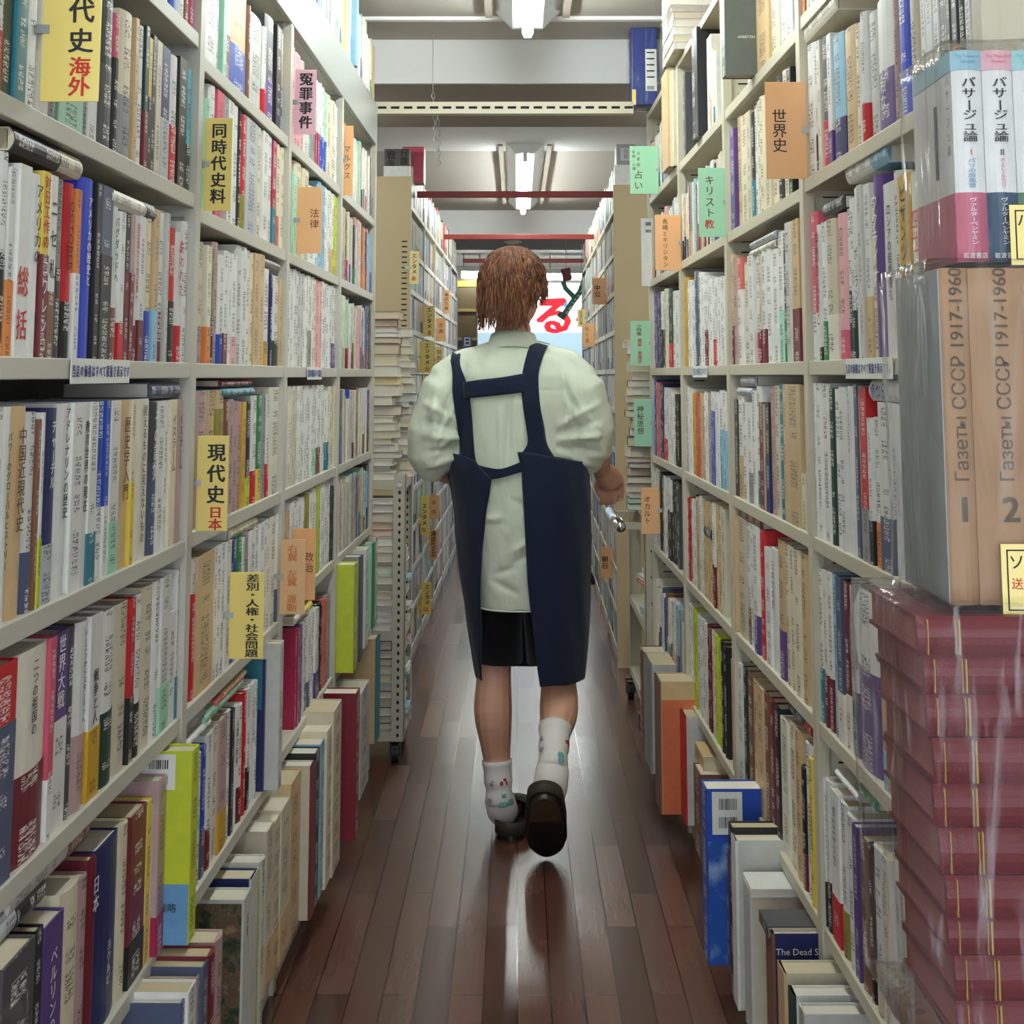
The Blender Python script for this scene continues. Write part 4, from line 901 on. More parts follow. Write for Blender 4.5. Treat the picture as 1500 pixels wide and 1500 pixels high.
# price notices stuck on the shelf edge
def notice(wall, x0, x1, z, label, txt):
    yr = 536; s0, s1 = wall.sz(x0, yr)[0], wall.sz(x1, yr)[0]; w = abs(s1 - s0)
    o = empty('price_notice', wall.P(s0, .0022, z - .028), wall.rot); tag(o, label, 'notice', 'blue lettered price notices on shelf edges')
    b = MB(); b.box(0, -.0006, -.002, w, .0004, .0285); part('strip', b, M['card_white'], o)
    mb = MB(); n_ = len(txt)
    for i, ch_ in enumerate(txt): put_glyph(mb, glyph(ch_, .015), w * (i + .6) / (n_ + .2), .013, min(.022, w / n_ * 1.0), -.001, 0, min(1.0, w / n_ / .02))
    part('lettering', mb, M['blue'], o)
notice(WL, 101, 187, 1.30, 'white price notice in blue letters beneath the row of the blue book', '当店の価格はすべて税抜き表示です')
notice(WL, 449, 470, 1.30, 'small white price notice in blue letters under the thin-character orange card', '当店の価格はすべて税抜き')
notice(WR, 1241, 1310, 1.305, 'white price notice in blue letters beneath the mustard and violet spines', '当店の価格はすべて税抜き表示です。')
notice(WR, 1016, 1037, 1.305, 'small curled price notice in blue letters beneath pale red-banded spines', '当店の価格はすべて')
# ------------------------------------------------------------------ things on top of the bookcases
def standing(wall, s, off, z, t, h, d, c, label, cat='book', name='large_book', **kw):
    o = make_book(t, h, d, CRGB[c], kw.get('band'), kw.get('title'), kw.get('rnd', 0), name, wall.P(s, off, z), wall.rot); tag(o, label, cat, kw.get('group')); return o
# grey plastic-wrapped things above the fascia and the green-card case
s_ = WL.sz(517, 60, 0)[0]; standing(WL, s_, .012, 2.21, .04, .235, .15, 'L', 'sky-blue book standing tall on top of the grey fascia')
def wrapped(p0, size, rot, parts, label, filmmat='film', cat='book set'):
    """box of film round something; p0 = near lower corner, size = (w, d, h)"""
    w, d, h = size; bm = bmesh.new(); bmesh.ops.create_cube(bm, size=1)
    bmesh.ops.subdivide_edges(bm, edges=bm.edges[:], cuts=14, use_grid_fill=True)
    for v in bm.verts:
        q = Vector(((v.co.x + .5) * w, (v.co.y + .5) * d, (v.co.z + .5) * h))
        n_ = noise.noise_vector(q * 16) * .0035 + noise.noise_vector(q * 45 + Vector((3, 1, 7))) * .0015
        out = Vector((v.co.x / .5, v.co.y / .5, v.co.z / .5)); m_ = max(abs(out.x), abs(out.y), abs(out.z)); dirn = Vector([c if abs(c) > .99 * m_ else 0 for c in out])
        v.co = q + n_ + dirn * .004
    me = bpy.data.meshes.new('plastic_wrap'); bm.to_mesh(me); bm.free(); me.materials.append(M[filmmat]); me.polygons.foreach_set('use_smooth', [True] * len(me.polygons))
    o = link('plastic_wrap', me, None, p0, rot); tag(o, label, cat); return o
# blue set wrapped in film at the end of the green-card case
q = at(926, 163, 5.2); D = 5.2
o = link('boxed_set', None, None, (q.x, D, 2.222)); tag(o, 'dark blue boxed set in clear film on the bookcase top over the mint card', 'book set')
b = MB(); b.box(0, 0, 0, .09, .12, .29); setcol(bevel(part('slipcase', b, M['book'], o), .004), srgb(30, 50, 130))
b = MB(); b.box(.048, -.0016, .05, .088, -.0006, .20); part('price_slip', b, M['card_white'], o)
mb = MB()
for i in range(5): mb.box(.053, -.0022, .185 - i * .022, .08, -.0016, .19 - i * .022)
for i in range(9): mb.box(.053 + i * .003, -.0022, .055, .0545 + i * .003, -.0016, .068)
part('slip_print', mb, M['black'], o)
b = MB(); b.box(0, -.0012, 0, .014, -.0006, .055); part('yellow_tag', b, M['card_yellow'], o)
wrapped((q.x - .003, D - .003, 2.222), (.096, .126, .298), 0, None, 'clear film around the dark blue boxed set', cat='plastic wrap')
# flat volumes stacked in film above the shelf edge of the green-card case
for i in range(5):
    o = make_book(.022, .25, .17, jit(CRGB['ciwiP'[i]]), None, None, 0, 'lying_book'); p = WR.P(1.62, .03 + .004 * (i % 2), 2.222 + i * .0225); zz = WR.d; into = -WR.n
    o.matrix_world = Matrix(((0, into.x, zz.x, p.x), (0, into.y, zz.y, p.y), (1, 0, 0, p.z), (0, 0, 0, 1)))
    tag(o, '%s pale volume from the bottom in the film-wrapped stack on the bookcase top' % ORD[i], 'book', 'film-wrapped stack on the bookcase top')
for i in range(3): standing(WR, 1.62 - .045 * i + .3, .03, 2.222, .04, .26 - .02 * i, .16, 'hwi'[i], '%s standing pale volume beside the film-wrapped stack on the bookcase top' % ORD[i])
wrapped(WR.P(1.88, .036, 2.222), (.27, .19, .125), WR.rot, None, 'crumpled clear film around the pale stack on the bookcase top', cat='plastic wrap')
# white slip of a catalogue with bar code hanging at the bookcase end
a_, c_ = at(940, 419, 5.33), at(953, 320, 5.33)
o = empty('catalogue', (a_.x, 5.33, a_.z)); tag(o, 'white catalogue with bar code sticking out at the bookcase end', 'catalogue')
b = MB(); b.box(0, -.003, 0, c_.x - a_.x + .03, .003, c_.z - a_.z); setcol(part('cover', b, M['book'], o), CRGB['w'])
mb = MB()
for i in range(7): mb.box(.016 + i * .0028, -.004, .215, .0175 + i * .0028, -.003, .228); mb.box(.016 + i * .0028, -.004, .19, .0175 + i * .0028, -.003, .2)
part('bar_code', mb, M['black'], o)
# on the far end panels
q = at(562, 257, 6.76)
o = link('boxed_set', None, None, (q.x, 6.79, 2.172)); tag(o, 'dark boxed war history set with brush characters on the slotted end panel', 'book set')
b = MB(); b.box(0, 0, 0, .115, .12, .135); setcol(part('slipcase', b, M['book'], o), srgb(84, 80, 76))
b = MB(); b.box(-.001, -.001, 0, .116, .12, .035); setcol(part('orange_band', b, M['book'], o), srgb(170, 96, 60))
mb = MB(); column(mb, '戦争', .03, .125, .045, .042, -.002, 0, 1, .02); column(mb, '日露', .09, .135, .06, .038, -.002, 0, 1, .02); part('lettering', mb, M['black'], o)
o = link('large_book', cover_mb(.1, .17, .14, .003, 0, printed=False).mesh('large_book', [M['book']], uv=True), None, (q.x + .07, 6.95, 2.06)); o.location.z = 2.172; setcol(o, CRGB['j']); tag(o, 'rose-red box standing behind the war history set', 'book')
setcol(part('page_block', (lambda b: (b.box(.003, .004, .003, .097, .135, .165), b)[1])(MB()), M['page'], o), PAGE[0])
for i, (yy, zz_, hh) in enumerate(((2.152, 0, .1), (2.152, .102, .1))):
    o = link('storage_box', None, None, (at(903, 240, 6.95).x, 6.95, 2.153 + zz_)); tag(o, ('lower' if i == 0 else 'upper') + ' of two grey lettered boxes stacked on the plain end panel', 'box', 'grey lettered boxes')
    b = MB(); b.box(0, 0, 0, .09, .12, .098); setcol(bevel(part('body', b, M['book'], o), .002), srgb(160, 158, 160))
    b = MB(); b.box(.02, -.001, .02, .07, -.0002, .08); setcol(part('paper_label', b, M['book'], o), srgb(206, 204, 206))
    mb = MB(); column(mb, '昭和', .045, .076, .026, .024, -.0016); part('lettering', mb, M['grey'], o)

# ------------------------------------------------------------------ wrapped sets in the foreground
XN, YN = .363, 1.40
ink('faded', srgb(84, 66, 46))
def flat_volume(x, y, z, L_, d, t, c, label, group, rnd=1):
    """volume lying flat with its rounded back toward the camera, head to the aisle"""
    o = make_book(t, L_, d, c, None, None, rnd, 'leather_volume', bd=.0035, pages=srgb(138, 52, 54)); o.matrix_world = Matrix(((0, 0, 1, x), (0, 1, 0, y), (-1, 0, 0, z + t), (0, 0, 0, 1)))
    tag(o, label, 'book', group); return o
m = mat('red_leather', srgb(120, 28, 38), .42, spec=.3, bump=(160, .5, .0012)); k = NT(m)
tc = k.n('TexCoord'); n1 = k.n('TexNoise', i_Scale=14.0, i_Detail=8.0, i_Roughness=.7); k.l(tc.outputs['Object'], n1.inputs['Vector'])
oi = k.n('ObjectInfo'); k.l(k.mix(n1.outputs['Fac'], tuple(c * .5 for c in srgb(104, 24, 32)), srgb(126, 32, 40)), k.b.inputs['Base Color']); M['leather'] = m
zs = [1.064, 1.029, .995, .958, .918, .881, .841, .805, .773, .735, .70]
words_ = ['topmost', 'second', 'third', 'fourth', 'fifth', 'sixth', 'seventh', 'eighth', 'ninth', 'tenth']
for i in range(10):
    t = zs[i] - zs[i + 1] - .0006
    o = flat_volume(XN + .0026 * i + random.uniform(-.002, .002), YN + random.uniform(-.002, .004), zs[i + 1], .26, .19, t, CRGB['m'], '%s red leather volume in the film-wrapped lying stack' % words_[i], 'red leather volumes lying in the wrapped stack')
    o.data.materials[0] = M['leather']
    for a in (.009, .034, .037, .205):
        b = MB(); b.box(.002, -.0006, a, t - .002, .004, a + (.0008 if a != .037 else .0016)); part('gilt_rule', b, M['gold'], o)
    mb = MB(); run(mb, 'РУССКИЙ', t * .5, .125, t * .3, -.0008, 0, math.pi / 2, .004); 
    q = part('gilt_title', mb, M['gold'], o)
wrapped((XN - .012, YN - .006, zs[10] + .002), (.30, .208, zs[0] - zs[10] + .003), 0, None, 'crumpled streaky clear film around the red leather stack', 'film_hazy', 'plastic wrap')
o = empty('stock_crate', (XN + .20, YN + .1, 0)); tag(o, 'plain wooden crate carrying the red leather stack', 'crate')
M['crate'] = metal_paint('crate_wood', srgb(150, 116, 80), .6)
for i in range(5):
    b = MB(); z0 = .03 + i * .134; b.box(-.16, -.11, z0, .18, -.098, z0 + .12); part('front_slat', b, M['crate'], o)
    b = MB(); b.box(-.16, .11, z0, .18, .122, z0 + .12); part('back_slat', b, M['crate'], o)
    b = MB(); b.box(-.16, -.098, z0, -.148, .11, z0 + .12); part('side_slat', b, M['crate'], o); b = MB(); b.box(.168, -.098, z0, .18, .11, z0 + .12); part('side_slat', b, M['crate'], o)
b = MB(); b.box(-.16, -.11, zs[10] - .012, .18, .122, zs[10] - .0008); part('lid', b, M['crate'], o)
for sx in (-.145, .15):
    for sy in (-.096, .09): b = MB(); b.box(sx, sy, 0, sx + .018, sy + .018, zs[10] - .013); part('corner_post', b, M['crate'], o)
q_ = WL.P(WL.sz(4, 1449, .02)[0] - .004, .026, .449); wrapped(q_, (.052, .19, .20), WL.rot, None, 'clear film around the dark slipcase near the purple spine', 'film', 'plastic wrap')
# tan newspaper-catalogue volumes, standing
m = mat('tan_buckram', srgb(186, 150, 112), .7, bump=(700, .5, .0006)); k = NT(m); tc = k.n('TexCoord'); n1 = k.n('TexNoise', i_Scale=12.0, i_Detail=6.0); k.l(tc.outputs['Object'], n1.inputs['Vector'])
k.l(k.mix(n1.outputs['Fac'], srgb(140, 106, 76), srgb(186, 148, 110)), k.b.inputs['Base Color']); M['buckram'] = m
gx, gy, gz = .402, 1.43, 1.0695; gh = .312
for i in range(3):
    t = .0275 if i == 0 else .0555
    x0 = gx + (0, .028, .084)[i]
    o = make_book(t, gh, .165, srgb(186, 150, 112), None, None, 1, 'cloth_volume', (x0, gy, gz), 0, bd=.003, pages=srgb(196, 184, 160)); o.data.materials[0] = M['buckram']
    tag(o, ('tan cloth volume one of the standing newspaper index, dark numeral at its foot', 'tan cloth volume two of the standing newspaper index, wide back', 'tan cloth volume at the outer end of the newspaper index')[i], 'book', None)
    mb = MB(); g = glyph('Газеты СССР 1917-1960', .012); w = max(v[0] for v in g[0]) * 2; put_glyph(mb, g, t * .5, gh * .68, .20 / w, -.0005 if i == 0 else -.0005, 0, 1.0, math.pi / 2)
    put_glyph(mb, glyph(str(i + 1), .03), t * .55, gh * .28, .032, -.0005, 0, 1.0); part('lettering', mb, M['faded'], o)
    if i == 0:
        b = MB(); b.box(-.0012, .004, .001, -.0002, .163, gh - .001); setcol(part('grey_board', b, M['book'], o), srgb(150, 156, 156))
wrapped((gx - .008, gy - .006, gz - .002), (.16, .182, gh + .005), 0, None, 'clear crinkled film around the tan newspaper index volumes', 'film', 'plastic wrap')
# arcades volumes: white jackets with coloured heads and bands
px_, py_, pz_ = .428, 1.45, 1.3885; ph = .209
for i, (hc, bc, num, sub, ic) in enumerate(((srgb(150, 190, 206), srgb(190, 96, 120), 'Ⅰ', 'パリの原風景', 'sky'), (srgb(222, 172, 182), srgb(36, 66, 96), 'Ⅱ', 'ボードレールのパリ', 'pink'), (srgb(150, 204, 204), srgb(80, 120, 90), 'Ⅲ', '都市の遊歩者', 'sky'))):
    t = .0295; o = make_book(t, ph, .15, srgb(226, 226, 224), [(0, .325, bc), (.905, .999, hc)], None, 1, 'jacketed_volume', (px_ + .0302 * i, py_, pz_), 0, bd=.003)
    o.data.uv_layers[0].data.foreach_set('uv', [-9.0] * (2 * len(o.data.uv_layers[0].data)))
    tag(o, ('white jacketed volume with sky-blue head and rose band, topmost wrapped set', 'white jacketed volume with pink head and dark blue band, topmost wrapped set', 'white jacketed volume with teal head at the outer end of the topmost set')[i], 'book')
    for ch_ in o.children:
        if ch_.name.startswith('obi_band'): ch_.data.uv_layers[0].data.foreach_set('uv', [-9.0] * (2 * len(ch_.data.uv_layers[0].data)))
    mb = MB(); column(mb, 'パサージュ論', t / 2, ph * .87, ph * .56, .0135, -.0012, 0, 1.1, .012); part('title', mb, M['black'], o)
    mb = MB(); column(mb, num, t / 2, ph * .535, ph * .49, .008, -.0012, 0, 1, .01); part('volume_number', mb, M['red' if i == 0 else 'black'], o)
    mb = MB(); column(mb, sub, t / 2, ph * .485, ph * .345, .0085, -.0012, 0, 1, .006); part('subtitle', mb, M[ic], o)
    mb = MB(); column(mb, 'ヴァルターベンヤミン', t / 2, ph * .30, ph * .08, .0075, -.0018, 0, 1, .004); run(mb, '岩波書店', t / 2, ph * .03, .006, -.0018); part('author_name', mb, M['white'], o)
    mb = MB(); run(mb, 'The Twentieth', t / 2, ph * .97, .0042, -.0018, 0, 0, .002); run(mb, 'Century', t / 2, ph * .945, .0042, -.0018, 0, 0, .002); part('head_print', mb, M['sky' if i != 1 else 'pink'], o)
    if i == 0:
        mb = MB()
        def side_col(txt, a, zt, zb, size):
            for j, c2 in enumerate(txt):
                g = glyph(c2); b0 = len(mb.v); zc = zt - (zt - zb) / len(txt) * (j + .5)
                for gx_, gz_ in g[0]: mb.v.append((-.0006, a - gx_ * size, zc + gz_ * size))
                for f in g[1]: mb.face([b0 + q_ for q_ in f])
        side_col('パサージュ論', .02, ph * .9, ph * .5, .012); part('side_lettering', mb, M['grey'], o)
        b = MB(); b.box(-.0012, .06, ph * .42, -.0004, .068, ph * .78); setcol(part('side_panel', b, M['book'], o), srgb(70, 74, 96))
wrapped((px_ - .007, py_ - .006, pz_ - .001), (.104, .166, ph + .005), 0, None, 'clear film around the white jacketed set at the top of the pile', 'film', 'plastic wrap')
for x0, y0, x1, y1, D, ch_, lab, red in ((1470, 797, 1530, 903, 1.418, 'ソ連', 'yellow price tag at the foot of the second tan volume', 1), (1482, 300, 1540, 388, 1.435, 'パリ', 'yellow price tag at the foot of the dark blue band', 0)):
    a_, c_ = at(x0, y1, D), at(x1, y0, D); o = empty('price_tag', a_); tag(o, lab, 'price tag'); w, h = c_.x - a_.x, c_.z - a_.z
    b = MB(); b.box(0, 0, 0, w, .0008, h); part('paper', b, M['card_yellow'], o)
    b = MB(); f_ = .0012
    for q in ((.005, .005, w - .005, .005 + f_), (.005, h - .005 - f_, w - .005, h - .005), (.005, .005, .005 + f_, h - .005), (w - .005 - f_, .005, w - .005, h - .005)): b.box(q[0], -.0006, q[1], q[2], 0, q[3])
    part('printed_frame', b, M['black'], o)
    mb = MB(); put_glyph(mb, glyph(ch_[0], .004), .014, h * .75, .015, -.0006); put_glyph(mb, glyph(ch_[1], .004), .028, h * .75, .013, -.0006); part('lettering', mb, M['black'], o)
    if red: mb = MB(); put_glyph(mb, glyph('送', .004), .014, h * .45, .011, -.0006); part('red_lettering', mb, M['red'], o)

# ------------------------------------------------------------------ book trolleys in the cross aisle
def caster(root, x, y, z_top):
    c = empty('caster'); c.parent = root; c.location = (x, y, 0); r = .032
    b = MB(); b.tube([(-.012, 0, r), (.012, 0, r)], r, 18); b.tube([(-.014, 0, r), (.014, 0, r)], .012, 10); part('wheel', b, M['rubber'], c, False)
    b = MB()
    for s in (-1, 1): b.box(s * .017 - .0015, -.016, r - .008, s * .017 + .0015, .016, z_top - .004)
    b.box(-.022, -.024, z_top - .006, .022, .024, z_top); part('fork', b, M['rubber'], c)
    b = MB(); b.box(-.008, -.05, r + .012, .008, -.02, r + .017); part('brake_pedal', b, M['rubber'], c)
def angle_post(root, x, y, sx, sy, z0, z1, w=.042, holes=True, m_='cart'):
    """slotted angle: two flanges, flange faces at y (toward camera) and x"""
    b = MB(); xa, xb = sorted((x, x + sx * w)); ya, yb = sorted((y, y + sy * w))
    b.box(xa, y if sy > 0 else y - .002, z0, xb, y + .002 if sy > 0 else y, z1); b.box(x if sx > 0 else x - .002, ya, z0, x + .002 if sx > 0 else x, yb, z1)
    if holes:
        z = z0 + .02; i = 0
        while z < z1 - .02:
            xc, r = (xa + xb) / 2, .0045; n_ = 8; yy = (y if sy > 0 else y - .002) - .0006; b0 = len(b.v)
            for q in range(n_): aa = 2 * math.pi * q / n_; b.v.append((xc + math.cos(aa) * r, yy, z + math.sin(aa) * r * 1.5))
            b.face([b0 + q for q in range(n_)], 1); z += .0265; i += 1
    part('post', b, [M[m_], M['hole']], root)
def stacked(x, y, z, w, d, t, c, label, group, pages=None, rot=0.0, name='stacked_book', spine='back'):
    """flat book: local page edges to the camera unless spine == front or side"""
    o = make_book(t, w, d, c, None, None, 1 if t > .02 else 0, name, pages=pages)
    # axes: x thickness -> up ; z height -> along X ; y spine->fore edge
    if spine == 'back': A = Matrix(((0, 0, 1, 0), (0, -1, 0, 0), (1, 0, 0, 0), (0, 0, 0, 1)))     # fore edge toward the camera
    elif spine == 'front': A = Matrix(((0, 0, -1, 0), (0, 1, 0, 0), (1, 0, 0, 0), (0, 0, 0, 1)))
    else: A = Matrix(((0, 1, 0, 0), (0, 0, 1, 0), (1, 0, 0, 0), (0, 0, 0, 1)))                       # spine toward -X, tail to camera
    if spine == 'back': off = Vector((0, d, 0))
    elif spine == 'front': off = Vector((w, 0, 0))
    else: off = Vector((0, 0, 0))
    o.matrix_world = Matrix.Translation((x, y, z)) @ Matrix.Rotation(rot, 4, 'Z') @ Matrix.Translation(off) @ A
    tag(o, label, 'book', group); return o
TY = 5.21
r = empty('book_trolley', (-.60, TY, 0)); tag(r, 'grey slotted-angle book trolley loaded high beside the striding person', 'book trolley')
TW, TD = .222, .36     # right side x and depth relative to the root
for x, sx in ((TW, -1), (-.15, 1)):
    for y, sy in ((0, 1), (TD, -1)): angle_post(r, x, y, sx, sy, .07, .945)
for z in (.925, .425, .10):
    b = MB(); b.box(-.15, .003, z - .03, TW - .002, .006, z); b.box(-.15, TD - .006, z - .03, TW - .002, TD - .003, z); b.box(-.147, .006, z - .03, -.144, TD - .006, z); b.box(TW - .006, .006, z - .03, TW - .003, TD - .006, z); b.box(-.144, .006, z - .004, TW - .006, TD - .006, z)
    part('shelf', b, M['cart'], r)
for x in (TW - .03, -.12):
    for y in (.03, TD - .03): caster(r, x, y, .072)
for x in (TW - .021, TW - .18):
    b = MB(); b.tube([(x, -.004, .91), (x, .002, .91)], .008, 8); part('bolt', b, M['screw'], r)
def pile(n_or_ts, x, y, z, w, d, pal, lab, group, jx=.012, spine='back', jy=.01, rmax=.05):
    for i, t in enumerate(n_or_ts):
        c = pal[i % len(pal)] if isinstance(pal, str) else pal[i]
        stacked(x + random.uniform(-jx, jx), y + random.uniform(-jy, jy), z, w + random.uniform(-.012, .012), d, t - .0006, jit(CRGB[c]), lab(i, CN[c][0]), group, random.choice(PAGE[:3]), random.uniform(-rmax, rmax), 'back' if spine == 'back' else spine if isinstance(spine, str) else spine[i]); z += t
    return z
cy2 = [80, 65, 72, 70, 80, 65, 80, 75, 70, 110, 100, 120, 80, 120, 110, 115, 70, 55, 50, 80, 90]
ts = [c / 8.33 * 5.22 / 2200 * 1.04 for c in cy2]
tsum = sum(ts); ts = [t * (1.505 - .928) / tsum for t in ts]
cc = 'whwgwiwiggitywiccBBwcmP'[:len(ts)]
cc = 'whwgwiwiwBhiyicBBwwCP'[:len(ts)]
sp = ['back'] * len(ts); sp[15] = sp[16] = 'front'; sp[10] = 'front'
def lab1(i, c): return '%s flat book, %s from the bottom of the tall pile on the trolley top' % (c, ORD[i])
pile(ts, -.60, TY + .02, .926, .185, .135, cc, lab1, 'tall pile on the trolley top', spine=sp)
ts2 = []
while sum(ts2) < .50: ts2.append(random.choice((.018, .022, .026, .03, .034)))
pile(ts2, -.56, TY + .19, .926, .185, .13, 'wiwcwhwiPwwLwc', lambda i, c: '%s flat book, %s from the bottom of the rear pile on the trolley' % (c, ORD[i]), 'rear pile on the trolley top')
ts3 = []
while sum(ts3) < .43: ts3.append(random.choice((.02, .024, .028, .033)))
pile(ts3, -.60, TY + .02, .426, .19, .13, 'wwiwwcwewhiwRwt', lambda i, c: '%s flat book, %s from the bottom on the trolley middle shelf' % (c, ORD[i]), 'pile on the trolley middle shelf', .006)
ts4 = []
while sum(ts4) < .29: ts4.append(random.choice((.02, .026, .032)))
pile(ts4, -.60, TY + .02, .101, .19, .13, 'sdwnwBehdwk', lambda i, c: '%s flat book, %s from the bottom on the trolley lowest shelf' % (c, ORD[i]), 'pile on the trolley lowest shelf', .006)
for z, grp in ((.426, 'middle'), (.101, 'lowest')):
    t_ = []
    while sum(t_) < .25: t_.append(random.choice((.012, .016, .02)))
    pile(t_, -.56, TY + .18, z, .17, .13, 'wLwhwGwP', lambda i, c: '%s flat book, %s up in the rear pile on the trolley %s shelf' % (c, ORD[i], grp), 'rear pile on the trolley %s shelf' % grp, .01)
# the other trolley, with a chrome handle
RY = 5.47
r = empty('book_trolley', (.455, RY, 0)); tag(r, 'putty book trolley with a chrome handle under the leaning pile', 'book trolley')
RW, RD = .34, .82
for x, sx in ((0, 1), (RW, -1)):
    for y, sy in ((0, 1), (RD, -1)):
        angle_post(r, x, y, sx, sy, .08, .80, .05, holes=False)
for i in range(5):
    b = MB(); b.tube([(.026, -.0012, .75 - i * .09), (.026, .001, .75 - i * .09)], .006, 8); part('bolt', b, M['hole'] if i < 4 else M['screw'], r)
for z in (.80, .40, .12):
    b = MB(); b.box(.002, .002, z - .03, RW - .002, .005, z); b.box(.002, .002, z - .03, .005, RD - .002, z); b.box(RW - .005, .002, z - .03, RW - .002, RD - .002, z); b.box(.005, RD - .005, z - .03, RW - .005, RD - .002, z); b.box(.005, .005, z - .004, RW - .005, RD - .005, z)
    part('shelf', b, M['cart'], r)
for x in (-.03, RW - .04):
    for y in (.12, RD - .06): caster(r, x + .03, y, .082)
hz = .745
b = MB(); b.tube([(-.085, .0, hz), (-.085, .62, hz)], .019, 16); part('handle', b, M['chrome'], r, True)
for y in (.04, .5): b = MB(); b.box(-.085, y - .012, hz - .012, .004, y + .012, hz + .012); part('handle_bracket', b, M['cart'], r)
ts = []
while sum(ts) < .585: ts.append(random.choice((.02, .024, .027, .031, .036)))
pile(ts, .405, RY + .01, .801, .17, .125, 'GTwtkPvPiEBcdtPcBwwtiwww', lambda i, c: '%s flat book, %s from the bottom of the leaning pile above the chrome handle' % (c, ORD[i]), 'leaning pile above the chrome handle', .014, 'side', .012, .10)
ts = []
while sum(ts) < .47: ts.append(random.choice((.022, .027, .031, .036, .04)))
pile(ts, .54, RY + .01, .801, .17, .125, 'PctwPicwtBPcPt', lambda i, c: '%s flat book, %s from the bottom of the inner pile on the handled trolley' % (c, ORD[i]), 'inner pile on the handled trolley', .012, 'side', .012, .08)
ts = []
while sum(ts) < .3: ts.append(random.choice((.014, .018, .022)))
pile(ts, .465, RY + .06, .401, .17, .125, 'wsLwPwnwrwwhw', lambda i, c: '%s flat book, %s from the bottom on the handled trolley middle shelf' % (c, ORD[i]), 'pile on the handled trolley middle shelf', .012, 'side', .02, .12)

# ------------------------------------------------------------------ shop front at the far end
YS = 17.0
b = MB()
for x0, x1, z0, z1 in ((-4, -1.5, 0, ZC), (1.7, 4, 0, ZC), (-1.5, 1.7, 2.32, ZC), (-1.5, 1.7, 0, .12)): b.box(x0, YS, z0, x1, YS + .1, z1)
struct('wall_far', b, M['wall'])
def glass_mat():
    m = bpy.data.materials.new('window_glass'); m.use_nodes = True; nt = m.node_tree; nt.nodes.clear(); out = nt.nodes.new('ShaderNodeOutputMaterial'); tr = nt.nodes.new('ShaderNodeBsdfTransparent'); gl = nt.nodes.new('ShaderNodeBsdfGlossy'); gl.inputs['Roughness'].default_value = .02
    mx = nt.nodes.new('ShaderNodeMixShader'); mx.inputs[0].default_value = .06; tr.inputs[0].default_value = (.95, .97, .98, 1); nt.links.new(tr.outputs[0], mx.inputs[1]); nt.links.new(gl.outputs[0], mx.inputs[2]); nt.links.new(mx.outputs[0], out.inputs[0]); return m
M['glass'] = glass_mat()
for i, (x0, x1) in enumerate(((-1.5, -.28), (-.28, 1.7))):
    w = empty('window_%d' % (i + 1), (x0, YS, .12)); w['kind'] = 'structure'
    b = MB(); W_, H_ = x1 - x0, 2.2
    for q in ((0, 0, .05, H_), (W_ - .05, 0, W_, H_), (.05, 0, W_ - .05, .05), (.05, H_ - .05, W_ - .05, H_)): b.box(q[0], .02, q[1], q[2], .06, q[3])
    part('window_frame', b, M['chrome'], w); b = MB(); b.box(.05, .035, .05, W_ - .05, .041, H_ - .05); part('window_pane', b, M['glass'], w)
# street outside: pavement and a pale building across the road
b = MB(); b.box(-9, 17.1, -.12, 9, 30, -.02); struct('street', b, M['wall'])
M['shop_white'] = emis('glow_white', (.95, .97, 1.0), .9); M['shop_red'] = emis('glow_red', srgb(232, 26, 50), .55); M['shop_pale'] = emis('glow_pale_blue', srgb(190, 222, 240), .5); M['shop_blue'] = emis('glow_blue', srgb(110, 160, 220), .6)  # emission put into the banner colours in place of daylight shining through
# advertising banner hung inside the window
D = 16.9
o = empty('window_banner', (0, D, 0)); tag(o, 'glowing white banner with a huge red character above a pale blue field', 'banner')
a_, c_ = at(690, 545, D), at(862, 487, D); t_ = at(862, 428, D)
b = MB(); b.box(a_.x, 0, 0, c_.x, .006, c_.z); part('pale_field', b, M['shop_pale'], o)
b = MB(); b.box(a_.x, 0, c_.z, c_.x, .006, t_.z); part('white_field', b, M['shop_white'], o)
mb = MB(); p0 = at(812, 462, D); s0_ = (at(842, 462, D).x - at(786, 462, D).x)
put_glyph(mb, glyph('る', .04), p0.x, p0.z, s0_ * 1.12, -.004); b1 = at(790, 448, D); b2 = at(826, 442, D); mb.box(b1.x, -.004, b1.z, b2.x, -.002, b2.z); b1 = at(800, 443, D); b2 = at(811, 440, D); mb.box(b1.x, -.004, b1.z, b2.x, -.002, b2.z); part('red_character', mb, M['shop_red'], o)
mb = MB(); b1, b2, b3 = at(843, 470, D), at(858, 474, D), at(850, 446, D); n0 = len(mb.v); mb.v += [(b1.x, -.003, b1.z), (b2.x, -.003, b2.z), (b3.x + .03, -.003, b3.z)]; mb.face([n0, n0 + 1, n0 + 2]); part('red_wedge', mb, M['shop_red'], o)
mb = MB(); b1, b2 = at(826, 450, D), at(831, 440, D); mb.box(b1.x, -.003, b1.z, b2.x, -.001, b2.z); part('blue_mark', mb, M['shop_blue'], o)
